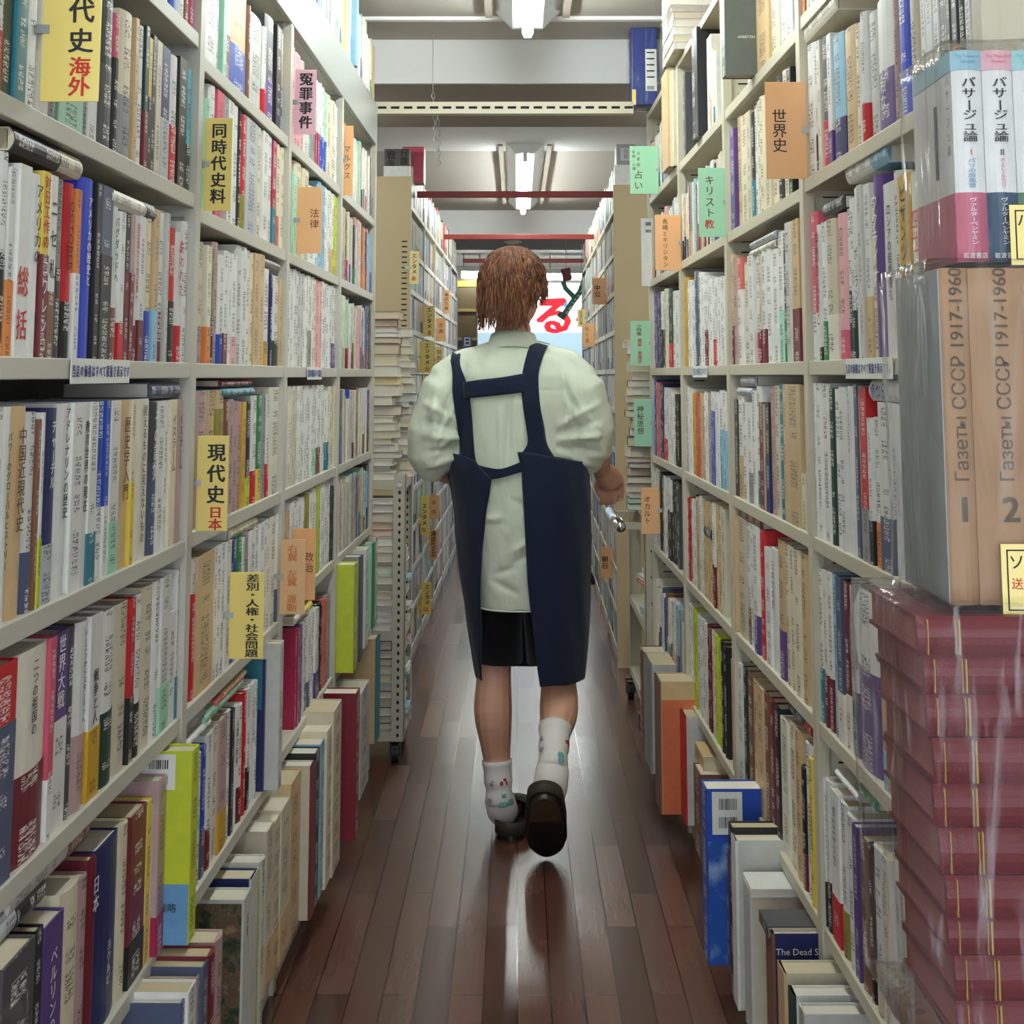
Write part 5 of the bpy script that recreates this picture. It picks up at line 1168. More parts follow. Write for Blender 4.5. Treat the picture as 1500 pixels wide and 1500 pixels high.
# strip lamps across the shop
for x0, x1, y in ((676, 706, 403), (800, 860, 406)):
    D = 15.2; a_, c_ = at(x0, y, D), at(x1, y, D); o = empty('strip_lamp', ((a_.x + c_.x) / 2, D, a_.z)); tag(o, 'glowing strip lamp across the shop %s' % ('by the yellow sign' if x0 < 700 else 'behind the green hanging sign'), 'strip lamp')
    w = (c_.x - a_.x) / 2; b = MB(); b.tube([(-w, 0, 0), (w, 0, 0)], .03, 10); part('tube', b, M['tube'], o, True); b = MB(); b.box(-w, -.05, .035, w, .05, .08); part('housing', b, M['white_paint'], o)
    for s in (-w * .8, w * .8): b = MB(); b.tube([(s, 0, .08), (s, 0, ZC - a_.z)], .006, 6); part('hanger', b, M['screw'], o)
# yellow and blue signs with dark stair seen past the trolley
D = 15.5
a_, c_ = at(676, 500, D), at(692, 408, D); o = empty('display_rack', (a_.x, D, 0)); tag(o, 'dark display rack with a yellow header sign by the shop window', 'rack')
w, h = c_.x - a_.x + .05, c_.z
b = MB(); b.box(-.1, 0, 0, w, .3, h); setcol(part('body', b, M['book'], o), srgb(92, 76, 48)); y1, y2 = at(680, 420, D).z, at(680, 412, D).z; b = MB(); b.box(-.1, -.02, y1, w, 0, y2); setcol(part('yellow_header', b, M['book'], o), srgb(236, 204, 40))
for f_ in (.55, .72, .85): b = MB(); b.box(-.1, -.03, h * f_, w, 0, h * f_ + .03); setcol(part('shelf', b, M['book'], o), srgb(150, 130, 80))
D = 14.8; a_, c_ = at(677, 512, D), at(691, 492, D); o = empty('blue_sign', (a_.x, D, a_.z)); tag(o, 'small blue sign with white panel at the end of the paperbacks', 'sign')
b = MB(); b.box(0, 0, 0, c_.x - a_.x, .02, c_.z - a_.z); setcol(part('board', b, M['book'], o), srgb(50, 84, 160)); w, h = c_.x - a_.x, c_.z - a_.z; b = MB(); b.box(w * .2, -.004, h * .25, w * .85, 0, h * .9); setcol(part('white_panel', b, M['book'], o), CRGB['w']); b = MB(); b.tube([(w / 2, .01, -a_.z), (w / 2, .01, 0)], .015, 8); part('stand', b, M['screw'], o)
mb = MB(); mb.box(w * .35, -.006, h * .65, w * .7, -.004, h * .8); mb.box(w * .35, -.006, h * .4, w * .7, -.004, h * .55); part('print', mb, M['blue'], o)
# green branching sign hung from the ceiling
D = 11.8
P_ = lambda x, y: at(x, y, D)
o = empty('hanging_sign', (P_(830, 460).x, D, P_(830, 460).z)); tag(o, 'green branch-shaped hanging sign with white letters and a maroon square', 'hanging sign'); O_ = Vector(o.location)
def strip(pts, wpx, nm, mtl, th=.012):
    pts = [P_(*p) - O_ for p in pts]; w = wpx * D / 2200 / 2; mb = MB(); L_, R_ = [], []
    for i, p in enumerate(pts):
        d = (pts[min(i + 1, len(pts) - 1)] - pts[max(i - 1, 0)]); d.y = 0; d.normalize(); n_ = Vector((-d.z, 0, d.x)); L_.append(p + n_ * w); R_.append(p - n_ * w)
    n = len(pts)
    for yy in (0, th):
        for p in L_ + R_: mb.v.append((p.x, p.y + yy, p.z))
    for i in range(n - 1):
        mb.face([i, i + 1, n + i + 1, n + i]); mb.face([2 * n + i, 3 * n + i, 3 * n + i + 1, 2 * n + i + 1]); mb.face([i, 2 * n + i, 2 * n + i + 1, i + 1]); mb.face([n + i, n + i + 1, 3 * n + i + 1, 3 * n + i])
    mb.face([0, n, 3 * n, 2 * n]); mb.face([n - 1, 3 * n - 1, 4 * n - 1, 2 * n - 1])
    return part(nm, mb, mtl, o)
M['sign_green'] = mat('sign_green', srgb(24, 128, 98), .4); M['sign_dark'] = mat('sign_olive', srgb(64, 82, 72), .4); M['sign_maroon'] = mat('sign_maroon', srgb(116, 40, 56), .5)
strip([(826, 461), (838, 443), (848, 430), (854, 418), (856, 404)], 8, 'letter_stem', M['sign_green'])
strip([(825, 412), (828, 422), (838, 432), (842, 437)], 7, 'letter_arm', M['sign_green'])
strip([(853, 400), (856, 398), (856, 404)], 5, 'stem_tip', M['sign_dark'])
strip([(818, 459), (828, 466)], 8, 'foot_block', M['sign_dark'])
strip([(828, 393), (832, 411)], 14, 'maroon_square', M['sign_maroon'])
mb = MB(); pts_ = [(830.5, 457.5), (835, 451), (839.5, 444), (843, 438.5), (847, 433), (851, 426), (854.5, 418)]
for ch_, p in zip('omitaya', pts_): q = P_(*p) - O_; put_glyph(mb, glyph(ch_, .02), q.x, q.z, .048, -.004, 0, 1, R3(55))
part('lettering', mb, M['white'], o)
b = MB()
for x in (829, 852): q = P_(x, 395) - O_; b.tube([(q.x, .006, q.z), (q.x, .006, ZC - O_.z)], .003, 6)
part('cords', b, M['screw'], o)
# ------------------------------------------------------------------ the person walking away down the aisle
from mathutils.bvhtree import BVHTree
PY = 4.39
M['skin'] = mat('skin', srgb(206, 156, 132), .5, spec=.35, bump=(120, .1, .001)); M['skin'].node_tree.nodes['Principled BSDF'].inputs['Subsurface Weight'].default_value = .08
M['skin'].node_tree.nodes['Principled BSDF'].inputs['Subsurface Radius'].default_value = (.012, .005, .003)
def cloth(name, c, scale=900, weave=.25, rough=.85):
    m = mat(name, c, rough, spec=.2); k = NT(m); tc = k.n('TexCoord'); n1 = k.n('TexNoise', i_Scale=float(scale), i_Detail=2.0); k.l(tc.outputs['Object'], n1.inputs['Vector'])
    n2 = k.n('TexNoise', i_Scale=26.0, i_Detail=5.0, i_Distortion=.6); mp = k.n('Mapping'); mp.inputs['Scale'].default_value = (1, 1, .45); k.l(tc.outputs['Object'], mp.inputs[0]); k.l(mp.outputs[0], n2.inputs['Vector'])
    bp = k.n('Bump'); bp.inputs['Strength'].default_value = weave; bp.inputs['Distance'].default_value = .004
    k.l(k.math('ADD', k.math('MULTIPLY', n1.outputs['Fac'], .12), n2.outputs['Fac']), bp.inputs['Height']); k.l(bp.outputs[0], k.b.inputs['Normal'])
    k.b.inputs['Sheen Weight'].default_value = .15; return m
M['shirt'] = cloth('pale_mint_cotton', srgb(206, 214, 196), weave=.75); M['apron'] = cloth('navy_canvas', srgb(22, 31, 54), weave=.3); M['shorts'] = cloth('black_cotton', (.006, .006, .007)); M['sock'] = cloth('white_sock', srgb(226, 222, 216)); M['shoe'] = mat('brown_suede', srgb(50, 42, 32), .7, bump=(300, .2, .001)); M['heelpad'] = mat('olive_rubber', srgb(66, 56, 34), .5); M['sole'] = mat('black_sole', (.012, .011, .01), .35)
person = empty('person', (0, PY, 0)); tag(person, 'person with auburn hair in pale shirt, navy apron and shorts walking away down the aisle', 'person')
O = Vector((0, PY, 0))
def ell_ring(c, rx, ry, n=24, ax=None, ay=None):
    ax = ax or Vector((1, 0, 0)); ay = ay or Vector((0, 1, 0)); c = Vector(c)
    return [c + ax * (math.cos(2 * math.pi * i / n) * rx) + ay * (math.sin(2 * math.pi * i / n) * ry) for i in range(n)]
def limb(mb, pts, rs, seg=14):
    """tapered limb with rounded ends"""
    pts = [Vector(p) for p in pts]; rs = list(rs)
    if len(pts) > 4:          # smooth run through the joints
        P_, R2 = [], []
        for i in range(len(pts) - 1):
            a, b_, c_, d_ = (max(0, i - 1), i, i + 1, min(len(pts) - 1, i + 2))
            for q in range(4):
                t = q / 4; f = lambda A, B, C_, D_: (B * 2 + (C_ - A) * t + (A * 2 - B * 5 + C_ * 4 - D_) * t * t + (B * 3 - A - C_ * 3 + D_) * t * t * t) * .5
                P_.append(f(pts[a], pts[b_], pts[c_], pts[d_])); R2.append(f(rs[a], rs[b_], rs[c_], rs[d_]))
        pts, rs = P_ + [pts[-1]], R2 + [rs[-1]]
    d0 = (pts[0] - pts[1]).normalized(); d1 = (pts[-1] - pts[-2]).normalized(); P = [pts[0] + d0 * rs[0] * .8] + pts + [pts[-1] + d1 * rs[-1] * .8]
    mb.tube(P, [rs[0] * .35] + list(rs) + [rs[-1] * .35], seg)
def blob(mb, c, r, n=14):
    c = Vector(c); rings = []
    for i in range(1, n): t = math.pi * i / n; rings.append(ell_ring(c + Vector((0, 0, -math.cos(t) * r[2])), math.sin(t) * r[0], math.sin(t) * r[1], 20))
    mb.loft(rings)
def remesh(mb, vox, smooth_it=4):
    me = mb.mesh('tmp', []); o = bpy.data.objects.new('tmp', me); COL.objects.link(o)
    md = o.modifiers.new('r', 'REMESH'); md.mode = 'VOXEL'; md.voxel_size = vox; sm = o.modifiers.new('s', 'SMOOTH'); sm.iterations = smooth_it; sm.factor = .5
    dg = bpy.context.evaluated_depsgraph_get(); out = bpy.data.meshes.new_from_object(o.evaluated_get(dg)); bpy.data.objects.remove(o); bpy.data.meshes.remove(me)
    out.materials.clear(); out.polygons.foreach_set('use_smooth', [True] * len(out.polygons)); return out
# body --------------------------------------------------------------
b = MB()
hipL, kneeL, ankL = (-.075, .03, .83), (-.066, .055, .455), (-.050, .015, .10)
hipR, kneeR, ankR = (.085, .01, .83), (.116, .03, .455), (.094, -.222, .248)
blob(b, (0, .02, .90), (.155, .11, .14)); blob(b, (-.005, .015, 1.08), (.145, .105, .16)); blob(b, (-.008, .01, 1.23), (.165, .105, .13))
limb(b, [(-.01, .01, 1.33), (-.012, .012, 1.42)], [.062, .052])
limb(b, [(-.12, .01, 1.285), (.10, .01, 1.29)], [.045, .045])
for h_, k_, a_, calf in ((hipL, kneeL, ankL, Vector((-.008, -.03, 0))), (hipR, kneeR, ankR, Vector((.008, -.012, -.03)))):
    h_, k_, a_ = Vector(h_), Vector(k_), Vector(a_); mid = k_.lerp(a_, .33) + calf * .9
    limb(b, [h_, h_.lerp(k_, .5), k_, mid, k_.lerp(a_, .68) + calf * .25, a_], [.085, .07, .050, .0545, .039, .031])
# head, turned a little to the right
hc = Vector((-.014, .02, 1.535)); yaw_h = R3(-26)
fx, fy = Vector((math.cos(yaw_h), math.sin(yaw_h), 0)), Vector((-math.sin(yaw_h), math.cos(yaw_h), 0))
blob(b, hc, (.072, .088, .105)); blob(b, hc + fy * .038 + Vector((0, 0, -.035)), (.060, .060, .078)); limb(b, [hc + fy * .06 + Vector((0, 0, -.095)), hc + fy * .085 + Vector((0, 0, -.09))], [.026, .02])
limb(b, [hc + fy * .095 + Vector((0, 0, -.005)), hc + fy * .112 + Vector((0, 0, -.032))], [.009, .013])
for s in (-1, 1):
    e = hc + fx * (s * .074) - fy * .002 + Vector((0, 0, -.018)); limb(b, [e + Vector((0, 0, -.024)), e + fx * (s * .012) - fy * .010, e + fx * (s * .006) + Vector((0, 0, .026)) - fy * .008], [.009, .014, .012])
# arms
limb(b, [(-.155, .01, 1.275), (-.255, -.01, 1.08), (-.215, .16, .99)], [.048, .040, .028]); limb(b, [(-.215, .16, .99), (-.19, .235, .985)], [.028, .034])
shR, elR, wrR = Vector((.14, .012, 1.28)), Vector((.222, -.01, 1.075)), Vector((.250, .10, 1.005))
limb(b, [shR, shR.lerp(elR, .5), elR, elR.lerp(wrR, .45), wrR], [.05, .044, .041, .038, .027])
# right hand: back of the hand toward the camera, fingers curled down
hn = Vector((.276, .145, .975)); limb(b, [wrR, wrR.lerp(hn, .55), hn], [.029, .036, .039]); limb(b, [hn + Vector((-.02, -.005, -.004)), hn + Vector((.022, .012, -.006))], [.024, .024])
limb(b, [hn + Vector((-.012, .0, .004)), hn + Vector((.020, .016, .002))], [.026, .026])
for i in range(4):      # index nearest the body, little finger outermost: bent at two joints, tips turned in
    q = i / 3; k0 = hn + Vector((-.024 + .056 * q, .010 + .014 * q, -.020 + .006 * q)); ln = (.026, .030, .028, .022)[i]
    k1 = k0 + Vector((.004, .012, -.020)); k2 = k1 + Vector((-.002, -.002, -ln)); k3 = k2 + Vector((-.006, -.016, -.004))
    limb(b, [hn + Vector((-.012 + .03 * q, .0, -.002)), k0, k1, k2, k3], [.0125, .0098, .0086, .0078, .007], 12)
limb(b, [hn + Vector((-.024, .01, .0)), hn + Vector((-.038, .022, -.022)), hn + Vector((-.030, .022, -.048))], [.014, .011, .009], 10)
# feet
limb(b, [ankL, (-.035, .09, .045), (-.01, .19, .035)], [.034, .036, .03]); limb(b, [ankR, (.076, -.236, .147), (.073, -.199, .086)], [.034, .036, .03])
body = link('body', remesh(b, .0032, 3), person); body.data.materials.append(M['skin'])
for s in (-1, 1):
    e = MB(); blob(e, hc + fx * (s * .031) + fy * .088 + Vector((0, 0, 0)), (.012, .009, .010), 8); q = part('eye', e, [M['white']], person, True)
e = MB(); limb(e, [hc + fx * -.02 + fy * .098 + Vector((0, 0, -.062)), hc + fx * .02 + fy * .098 + Vector((0, 0, -.062))], [.006, .006], 8); part('mouth', e, mat('lips', srgb(176, 96, 92), .5), person, True)
# shirt --------------------------------------------------------------
b = MB()
prof = [(.630, .005, .0, .118, .112), (.70, .005, .0, .130, .118), (.85, .005, .005, .155, .124), (1.00, .0, .005, .172, .122), (1.10, .0, .005, .175, .120), (1.20, -.002, .006, .182, .122), (1.28, -.010, .008, .185, .112), (1.325, -.012, .008, .165, .092), (1.352, -.012, .010, .118, .076), (1.372, -.011, .012, .078, .066), (1.385, -.011, .012, .060, .058)]
b.loft([ell_ring((cx, cy, z), rx, ry, 40) for z, cx, cy, rx, ry in prof])
limb(b, [(-.115, .008, 1.305), (-.205, .0, 1.225), (-.236, -.008, 1.115), (-.244, -.006, 1.035)], [.058, .080, .080, .070], 20)
limb(b, [(.10, .008, 1.31), (.182, .0, 1.225), (.206, -.008, 1.115), (.207, -.002, 1.055)], [.058, .082, .078, .066], 20)
limb(b, [(-.06, .01, 1.335), (-.16, .006, 1.302), (-.212, 0, 1.262)], [.050, .050, .055], 20); limb(b, [(.045, .01, 1.332), (.148, .006, 1.304), (.186, 0, 1.264)], [.050, .050, .055], 20)
sh = remesh(b, .006, 6)
def crease(p, a, c_, w, amp):
    """fold running from a to c_"""
    a, c_ = Vector(a), Vector(c_); d = c_ - a; t = max(0, min(1, (p - a).dot(d) / d.length_squared)); q = (p - (a + d * t)).length; return amp * math.exp(-(q / w) ** 2) * math.sin(math.pi * min(1, max(0, .12 + t * .76)))
FOLD = []
rnd_ = random.Random(3)
for s, sx in ((-1, -.19), (1, .165)):
    for i in range(9):
        a = Vector((sx + s * rnd_.uniform(-.03, .05), -.1, 1.27 - i * .02 + rnd_.uniform(-.02, .02))); c_ = Vector((sx + s * rnd_.uniform(-.02, .09), -.09, 1.06 + rnd_.uniform(-.02, .10)))
        FOLD.append((a, c_, rnd_.uniform(.006, .012), rnd_.choice((-1, 1)) * rnd_.uniform(.006, .011)))
    for i in range(5):
        FOLD.append((Vector((sx - s * .045, -.11, 1.14 - i * .02)), Vector((sx + s * .07, -.08, 1.20 - i * .045)), .009, (-1) ** i * .010))
for i in range(5):
    x = -.05 + i * .03; FOLD.append((Vector((x, -.12, 1.20 + rnd_.uniform(-.02, .02))), Vector((x + rnd_.uniform(-.03, .03), -.12, .98)), .008, (-1) ** i * .007))
for i in range(8):
    x = rnd_.uniform(-.1, .04); z = rnd_.uniform(.68, .95); FOLD.append((Vector((x, -.12, z)), Vector((x + rnd_.uniform(.04, .09), -.12, z + rnd_.uniform(-.05, .05))), .009, rnd_.choice((-1, 1)) * .008))
FOLD.append((Vector((-.02, -.13, 1.22)), Vector((-.02, -.13, 1.04)), .006, -.006)); FOLD.append((Vector((-.18, -.1, 1.235)), Vector((.16, -.1, 1.24)), .0035, -.003))
co = [v.co.copy() for v in sh.vertices]; nm = [v.normal.copy() for v in sh.vertices]
for i, v in enumerate(sh.vertices):
    p = co[i]; q = p.copy(); f = 0
    if p.y < .03:
        for a, c_, w, amp in FOLD: f += crease(Vector((p.x, -.1, p.z)), (a.x, -.1, a.z), (c_.x, -.1, c_.z), w, amp)
    f += noise.noise(Vector((p.x * 14, p.y * 14, p.z * 6))) * .006 + noise.noise(Vector((p.x * 30 + 5, p.y * 30, p.z * 22))) * .0025
    v.co = p + nm[i] * f
sh.update()
shirt = link('shirt', sh, person); sh.materials.append(M['shirt'])
# collar: folded band standing round the neck
b = MB(); n = 36
def col_ring(z0, rx, ry, drop): return [Vector((-.011 + math.cos(t) * rx, .012 + math.sin(t) * ry, z0 - drop * (.5 + .5 * math.sin(t)))) for t in (2 * math.pi * i / n for i in range(n))]
b.loft([col_ring(1.372, .066, .066, .03), col_ring(1.408, .062, .062, .035), col_ring(1.412, .065, .065, .035), col_ring(1.396, .072, .071, .04), col_ring(1.366, .082, .082, .05), col_ring(1.360, .079, .079, .05), col_ring(1.385, .068, .067, .04)], cap=(False, False))
part('collar', b, M['shirt'], person, True)
# sleeve hems and shirt hem: thin turned edges
b = MB(); r_ = ell_ring((.005, 0, .632), .1195, .1135, 40); b.tube(r_ + [r_[0]], .0025, 6, caps=False); part('shirt_hem', b, M['shirt'], person, True)
# shorts --------------------------------------------------------------
b = MB(); b.loft([ell_ring((c[0], c[1], z), rx, ry, 24) for z, c, rx, ry in ((.468, (-.047, .055), .064, .070), (.56, (-.055, .05), .070, .075), (.72, (-.066, .035), .082, .088), (.84, (-.07, .03), .090, .1))]); part('shorts', b, M['shorts'], person, True)
b = MB(); b.loft([ell_ring((c[0], c[1], z), rx, ry, 24) for z, c, rx, ry in ((.470, (.098, .03), .070, .070), (.56, (.095, .03), .074, .078), (.72, (.088, .02), .082, .088), (.84, (.08, .02), .090, .1))]); part('shorts', b, M['shorts'], person, True)
# apron --------------------------------------------------------------
bv = BVHTree.FromPolygons([v.co for v in sh.vertices], [tuple(p.vertices) for p in sh.polygons])
def on_shirt(x, y, lift):
    """point of the shirt's back seen at a photo position, lifted outward"""
    d = ray(x, y).normalized(); h = bv.ray_cast(CPOS - O, d); p = h[0]
    if p is None:
        for q in range(1, 30):
            h = bv.ray_cast(CPOS - O, ray(x + (735 - x) * .008 * q, y + 2 * q).normalized()); p = h[0]
            if p is not None: return p + Vector((0, .02 + .006 * q, .006))
        return at(x, y, PY) - O
    nn = Vector((h[1].x * .5, -1, h[1].z * .4)).normalized(); return p + nn * lift
def strap(rows, name, lift=.009, nx=6):
    """rows: (y, x left, x right) or a list of (xl, yl, xr, yr)"""
    b = MB(); grid = []
    fine = []
    for i in range(len(rows) - 1):
        for j in range(5): fine.append([rows[i][k_] + (rows[i + 1][k_] - rows[i][k_]) * j / 5 for k_ in range(4)])
    fine.append(list(rows[-1]))
    for xl, yl, xr, yr in fine: grid.append([on_shirt(xl + (xr - xl) * q / nx, yl + (yr - yl) * q / nx, lift) for q in range(nx + 1)])
    for _ in range(3):      # cloth bridges small folds
        for i in range(1, len(grid) - 1):
            for j in range(nx + 1): grid[i][j] = grid[i][j] * .5 + (grid[i - 1][j] + grid[i + 1][j]) * .25
    b.loft(grid, closed=False); o = part(name, b, M['apron'], person, True); md = o.modifiers.new('t', 'SOLIDIFY'); md.thickness = .004; md.offset = 1; return o
strap([(659, 512, 676, 509), (658, 520, 673, 534), (664, 545, 683, 557), (663, 575, 689, 585), (668, 610, 692, 612), (673, 645, 694, 648), (676, 675, 697, 678), (668, 690, 712, 694)], 'shoulder_strap')
strap([(783, 492, 808, 498), (773, 512, 797, 516), (766, 540, 788, 545), (763, 560, 788, 562), (765, 590, 790, 590), (770, 620, 795, 620), (774, 650, 800, 652), (762, 668, 812, 670)], 'shoulder_strap')
strap([(680, 560, 682, 584), (700, 557, 701, 582), (730, 554, 731, 579), (768, 548, 768, 575)], 'cross_strap')
# waist tie: from the left panel up to the right one
strap([(688, 676, 690, 704), (712, 684, 713, 703), (735, 688, 738, 699), (764, 676, 766, 690)], 'waist_tie', .010)
b = MB()
lev = [(668, .0, .205, .140, 655, 696, 758, 864), (690, .0, .207, .144, 656, 720, 764, 864), (712, .002, .204, .146, 661, 717, 765, 865), (740, .006, .202, .148, 665, 713, 767, 866), (800, .016, .198, .150, 669, 706, 770, 866), (850, .022, .192, .150, 674, 704, 773, 865), (890, .030, .186, .150, 680, 703, 777, 864), (940, .037, .174, .150, 687, 704, 783, 863), (975, .042, .165, .150, 693, 705, 787, 861), (1003, .046, .158, .150, 699, 705, 791, 858)]
fine = []
for i in range(len(lev) - 1):
    for j in range(5): fine.append([lev[i][k_] + (lev[i + 1][k_] - lev[i][k_]) * j / 5 for k_ in range(8)])
fine.append(list(lev[-1])); rings = []
NA = 72
for row_ in fine:
    y, _, _, by, xo0, xl, xr, xo1 = row_; Dp = PY - .06
    pl, pr, ol, or_ = at(xl, y, Dp - .05).x, at(xr, y, Dp - .05).x, at(xo0, y, PY + .01).x, at(xo1, y, PY + .01).x; z = at(745, y, Dp - .05).z
    cx, rx = (ol + or_) / 2, (or_ - ol) / 2
    a0 = math.asin(max(-1, min(1, (pr - cx) / rx))); a1 = 2 * math.pi + math.asin(max(-.999, min(.999, (pl - cx) / rx)))
    rr = []
    for q in range(NA + 1):
        a = a0 + (a1 - a0) * q / NA; lo_ = min(1, max(0, (1.05 - z) * 1.8)); wob = 1 + .030 * lo_ * noise.noise(Vector((a * 2.6, z * 3.2, 1.7))) + .014 * noise.noise(Vector((a * 6 + z * 7, z * 9, 4.1))) + .008 * math.sin(a * 11 + z * 14)
        kf = max(0, min(1, (760 - y) / 92)); sa = math.sin(a)
        sl = (.012 - .045 * max(0, sa - .2) if a < math.pi / 2 else -.034 * (1 - max(0, min(1, (-sa - .25) / .75)) * 1.3) if a > 1.5 * math.pi else -.03) * kf
        rr.append(Vector((cx + math.sin(a) * rx * wob, .008 - math.cos(a) * by * wob, z + sl + .006 * noise.noise(Vector((a * 2, z * 9, 0))))))
    rings.append(rr)
b.loft(rings, closed=False); o = part('apron_skirt', b, M['apron'], person, True); md = o.modifiers.new('t', 'SOLIDIFY'); md.thickness = .003; md.offset = 1
b = MB(); b.loft([[Vector((-.17 + .34 * q / 14, -0 + .008 + .15 - .02 * abs(q - 7) / 7 * 2, z)) for q in range(15)] for z in (1.02, 1.1, 1.2, 1.3)], closed=False); o = part('apron_bib', b, M['apron'], person, True); md = o.modifiers.new('t', 'SOLIDIFY'); md.thickness = .003
# dangling tie end at the side
b = MB(); p0, p1 = at(863, 838, PY) - O, at(869, 856, PY) - O; b.tube([p0, (p0 + p1) / 2 + Vector((.004, 0, 0)), p1], .006, 8); part('tie_end', b, M['apron'], person, True)
# socks and shoes ---------------------------------------------------------
def sock(a, c_, r0, r1, fc, fd):
    a, c_ = Vector(a), Vector(c_); b = MB(); d = (c_ - a).normalized(); ax = Vector((1, 0, 0)); ay = d.cross(ax).normalized(); ax = ay.cross(d).normalized(); rings = []
    for i in range(13):
        t = i / 12; r = r0 + (r1 - r0) * t + .0022 * math.sin(t * 17) * (t > .35) + (.003 if t < .1 else 0); rings.append(ell_ring(a.lerp(c_, t), r, r * 1.06, 20, ax, ay))
    b.loft(rings); limb(b, [c_ - d * .012, Vector(c_) + Vector(fc) * .5, Vector(c_) + Vector(fc)], [r1 * 1.17, r1 * 1.22, r1 * 1.05]); o = part('sock', b, M['sock'], person, True)
    return o, ax, ay
def motif(o, a, c_, ax, ay, r, t, ang, w, h, m_):
    for q in range(3): motif1(o, a, c_, ax, ay, r, t + h * rnd_.uniform(-.4, .4), ang + w * rnd_.uniform(-.45, .45), w * rnd_.uniform(.3, .8), h * rnd_.uniform(.25, .6), m_)
def motif1(o, a, c_, ax, ay, r, t, ang, w, h, m_):
    a, c_ = Vector(a), Vector(c_); mb = MB(); d = (c_ - a); n_ = 6
    rows_ = []
    for j in range(5):
        tt = t + h * (j / 4 - .5); p = a.lerp(c_, tt); rr = []
        for i in range(n_ + 1):
            an = ang + (w * (1 - .35 * abs(j - 2) / 2)) * (i / n_ - .5); rr.append(p + ax * math.cos(an) * (r + .0035) + ay * math.sin(an) * (r * 1.06 + .0035))
        rows_.append(rr)
    mb.loft(rows_, closed=False); q = part('knit_motif', mb, m_, o, True); md = q.modifiers.new('t', 'SOLIDIFY'); md.thickness = .001
kl, al = Vector(kneeL), Vector(ankL)
A0, A1 = kl.lerp(al, .70) + Vector((-.002, -.006, 0)), al + Vector((.002, -.002, -.012)); so_, ax, ay = sock(A0, A1, .040, .0365, (.012, .075, -.045), 0)
tealm, redm, greym = mat('teal_knit', srgb(110, 170, 164), .8), mat('red_knit', srgb(176, 70, 78), .8), mat('grey_knit', srgb(150, 146, 140), .8)
def side_ang(ax, ay, xdir):
    v = Vector((xdir, -1, 0)).normalized(); return math.atan2(v.dot(ay), v.dot(ax))
for t, xd, w, h, m_ in ((.42, .5, .5, .16, redm), (.45, -.6, .4, .12, greym), (.85, .6, .9, .26, tealm), (.82, -.8, .4, .16, greym)): motif(so_, A0, A1, ax, ay, .038, t, side_ang(ax, ay, xd), w, h, m_)
kr, ar = Vector(kneeR), Vector(ankR)
B0, B1 = kr.lerp(ar, .58) + Vector((0, -.008, -.008)), ar + Vector((0, 0, -.012)); so_, ax, ay = sock(B0, B1, .0425, .038, (-.012, -.010, -.075), 0)
for t, xd, w, h, m_ in ((.40, -.7, .5, .16, greym), (.48, .9, .5, .16, redm), (.70, -.8, .5, .14, greym), (.85, .4, .7, .32, tealm)): motif(so_, B0, B1, ax, ay, .040, t, side_ang(ax, ay, xd), w, h, m_)
def shoe(T, label=None):
    """slip-on clog: x across, y heel (0) to toe (.255), z up from the sole"""
    def outline(y): t = y / .255; return .035 + .012 * math.sin(math.pi * min(1, t * .95)) + .006 * math.exp(-((t - .72) / .2) ** 2)
    r = empty('shoe'); r.parent = person; r.matrix_local = T
    pts = []; N = 26
    for i in range(N + 1):
        t = (1 - math.cos(math.pi * i / N)) / 2; y = .255 * t; w = outline(y); e = min(1, math.sqrt(max(0, 1 - ((t - .14) / .14) ** 2)) if t < .14 else math.sqrt(max(0, 1 - ((t - .78) / .22) ** 2)) if t > .78 else 1); pts.append((y, max(.002, w * e)))
    prof_ = [(w, y) for y, w in pts] + [(-w, y) for y, w in reversed(pts)]
    b = MB(); b.prism(prof_, 0, .02); bevel(part('sole', b, M['sole'], r), .004, 3)
    b = MB(); rings = []
    hts = lambda t: .052 if t < .25 else .052 + .016 * (t - .25) / .25 if t < .5 else .068 - .030 * ((t - .5) / .5) ** 1.6
    for i in range(N + 1):
        y, w = pts[i]; t = y / .255; h = hts(t) * (.55 + .45 * min(1, w / .035)); open_ = t < .52
        ring = []
        for q in range(13):
            a = math.pi * q / 12; ring.append(Vector((math.cos(a) * w * 1.02, y, .018 + (math.sin(a) ** .6) * h)))
        rings.append(ring)
    b2 = MB(); b2.loft([r_ for r_ in rings[12:]], closed=False); o = part('vamp', b2, M['shoe'], r, True); md = o.modifiers.new('t', 'SOLIDIFY'); md.thickness = .004
    b3 = MB()                                     # low heel counter following the outline
    base = [(w * 1.01, y) for y, w in pts[:14]]; path = list(reversed(base)) + [(-x, y) for x, y in base]
    b3.loft([[Vector((x, y, z)) for x, y in path] for z in (.016, .034, .05)], closed=False); o = part('heel_counter', b3, M['shoe'], r, True); md = o.modifiers.new('t', 'SOLIDIFY'); md.thickness = .006
    hp = [p_ for p_ in pts if p_[0] < .10]; b5 = MB(); b5.prism([(w * .9, y) for y, w in hp] + [(-w * .9, y) for y, w in reversed(hp)], -.0015, .001); part('heel_pad', b5, M['heelpad'], r)
    b4 = MB(); b4.prism([(w * .94, y) for y, w in pts] + [(-w * .94, y) for y, w in reversed(pts)], .02, .026); part('insole', b4, M['shoe'], r)
    return r
shoe(Matrix.Translation((-.020, -.025, .0)) @ Matrix.Rotation(R3(-6), 4, 'Z'))
# trailing shoe: up on its toe, sole facing the camera
shoe(Matrix.Translation((.070, -.335, .198)) @ Matrix.Rotation(R3(-3), 4, 'Z') @ Matrix.Rotation(R3(-50), 4, 'X'))
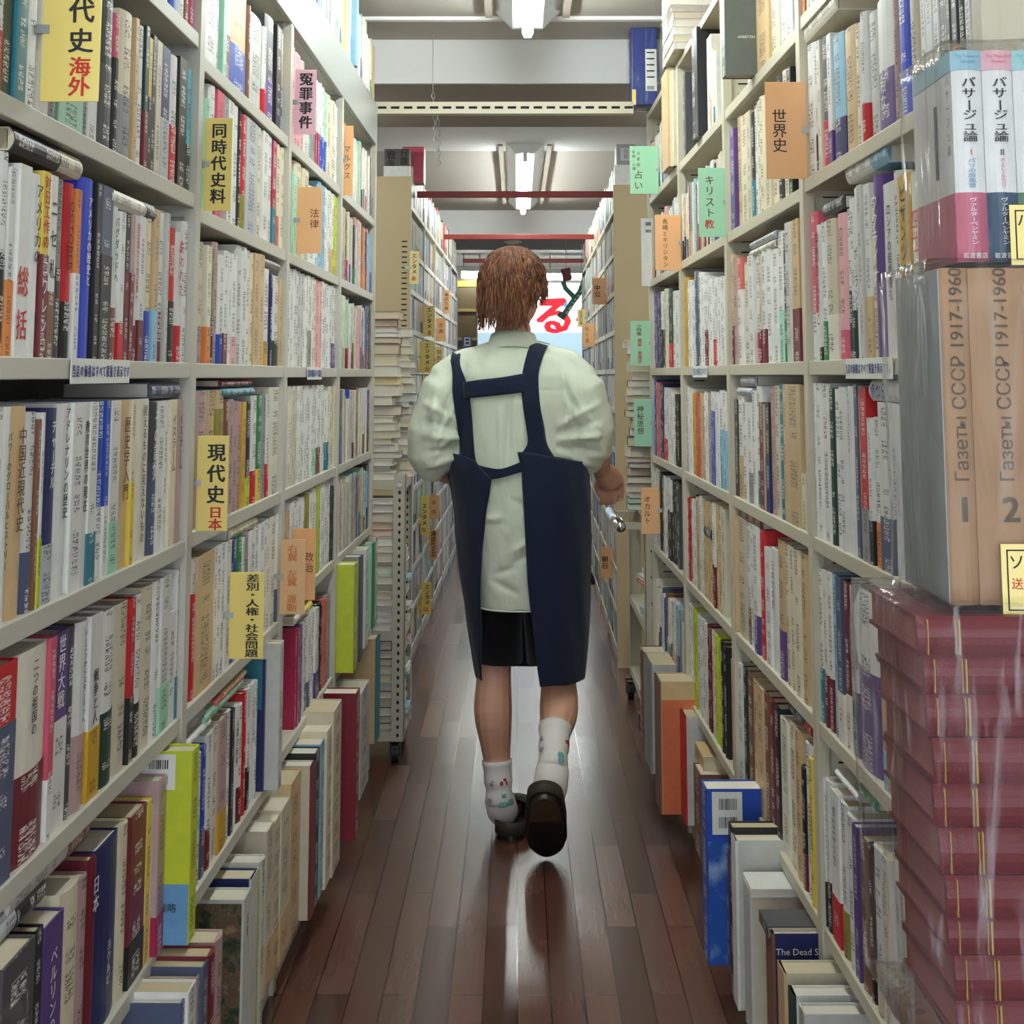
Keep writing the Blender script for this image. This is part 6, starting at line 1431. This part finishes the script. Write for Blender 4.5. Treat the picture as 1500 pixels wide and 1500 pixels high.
# hair --------------------------------------------------------------
m = mat('auburn_hair', srgb(140, 84, 48), .45, spec=.4); k = NT(m); vc = k.n('VertexColor', layer_name='Col'); k.l(vc.outputs['Color'], k.b.inputs['Base Color']); M['hair'] = m
b = MB(); rr = random.Random(11); cc_ = hc + Vector((.002, -.012, .004)); R_ = Vector((.086, .103, .110))
hair_dark, hair_mid, hair_light = srgb(58, 33, 24), srgb(98, 57, 37), srgb(142, 90, 54)
rings = []
for i in range(2, 11):
    t = math.pi * i / 20; rings.append(ell_ring(cc_ + Vector((0, 0, math.cos(t) * R_.z * .985)), math.sin(t) * R_.x * .985, math.sin(t) * R_.y * .985, 24, fx, fy))
base = len(b.f); b.loft([list(reversed(r_)) for r_ in rings]);
# drop the part of the under-cap over the face
keep = []
for f in b.f:
    c = sum((Vector(b.v[i]) for i in f), Vector()) / len(f) - cc_; keep.append(not (c.dot(fy) > .055 and c.z < .055) or len(f) > 4 and c.z > 0)
b.f = [f for f, q in zip(b.f, keep) if q]; b.mi = [0] * len(b.f); b.c = [hair_dark] * len(b.f); b.uv = [None] * len(b.f)
crown = Vector((.0, -.03, 0))
for s in range(1700):
    az = rr.uniform(-math.pi, math.pi)          # 0 = back of the head
    front = abs(az) > 2.15
    end = rr.uniform(1.95, 2.35) if not front else rr.uniform(1.15, 1.5)
    if .85 < abs(az) <= 2.15: end = rr.uniform(1.75, 2.12) if az < 0 else rr.uniform(1.55, 1.98) if az < 1.2 else rr.uniform(1.25, 1.55) if az < 1.7 else rr.uniform(1.45, 1.9)
    st = rr.uniform(.02, .55) if rr.random() < .6 else rr.uniform(.5, 1.5); lay = rr.uniform(.99, 1.06); pts = []; rad = []
    wave, ph_, fr = rr.uniform(.003, .012), rr.uniform(0, 6.28), rr.uniform(7, 12); curl = rr.uniform(-.010, .026); daz = rr.uniform(-.25, .25); n = 13
    for i in range(n):
        t = i / (n - 1); th = st + (end - st) * t; a2 = az + daz * t * t + wave * 9 * math.sin(fr * th + ph_) * t
        dirv = (-fy * math.cos(a2) + fx * math.sin(a2)); g = 1 + (.05 + curl * 4 * 1.2) * max(0, th - 1.5) ** 1.5
        p = cc_ + dirv * (math.sin(min(th, 1.75)) * (R_.x * abs(math.sin(a2)) ** 2 + R_.y * abs(math.cos(a2)) ** 2) * lay * g) + Vector((0, 0, math.cos(th) * R_.z * lay if th < 1.57 else -(th - 1.57) * .172))
        p += dirv * (wave * math.sin(fr * th + ph_)); pts.append(p); rad.append(.0034 * (1 - .72 * t ** 2) * rr.uniform(.9, 1.1))
    f0 = len(b.f); b.tube(pts, rad, 4, caps=False); k_ = rr.random(); c = tuple(x + (y_ - x) * k_ for x, y_ in zip(hair_dark, hair_light)) if rr.random() < .75 else hair_mid
    for q in range(f0, len(b.f)): b.c[q] = c
part('hair', b, M['hair'], person, True, col=True)
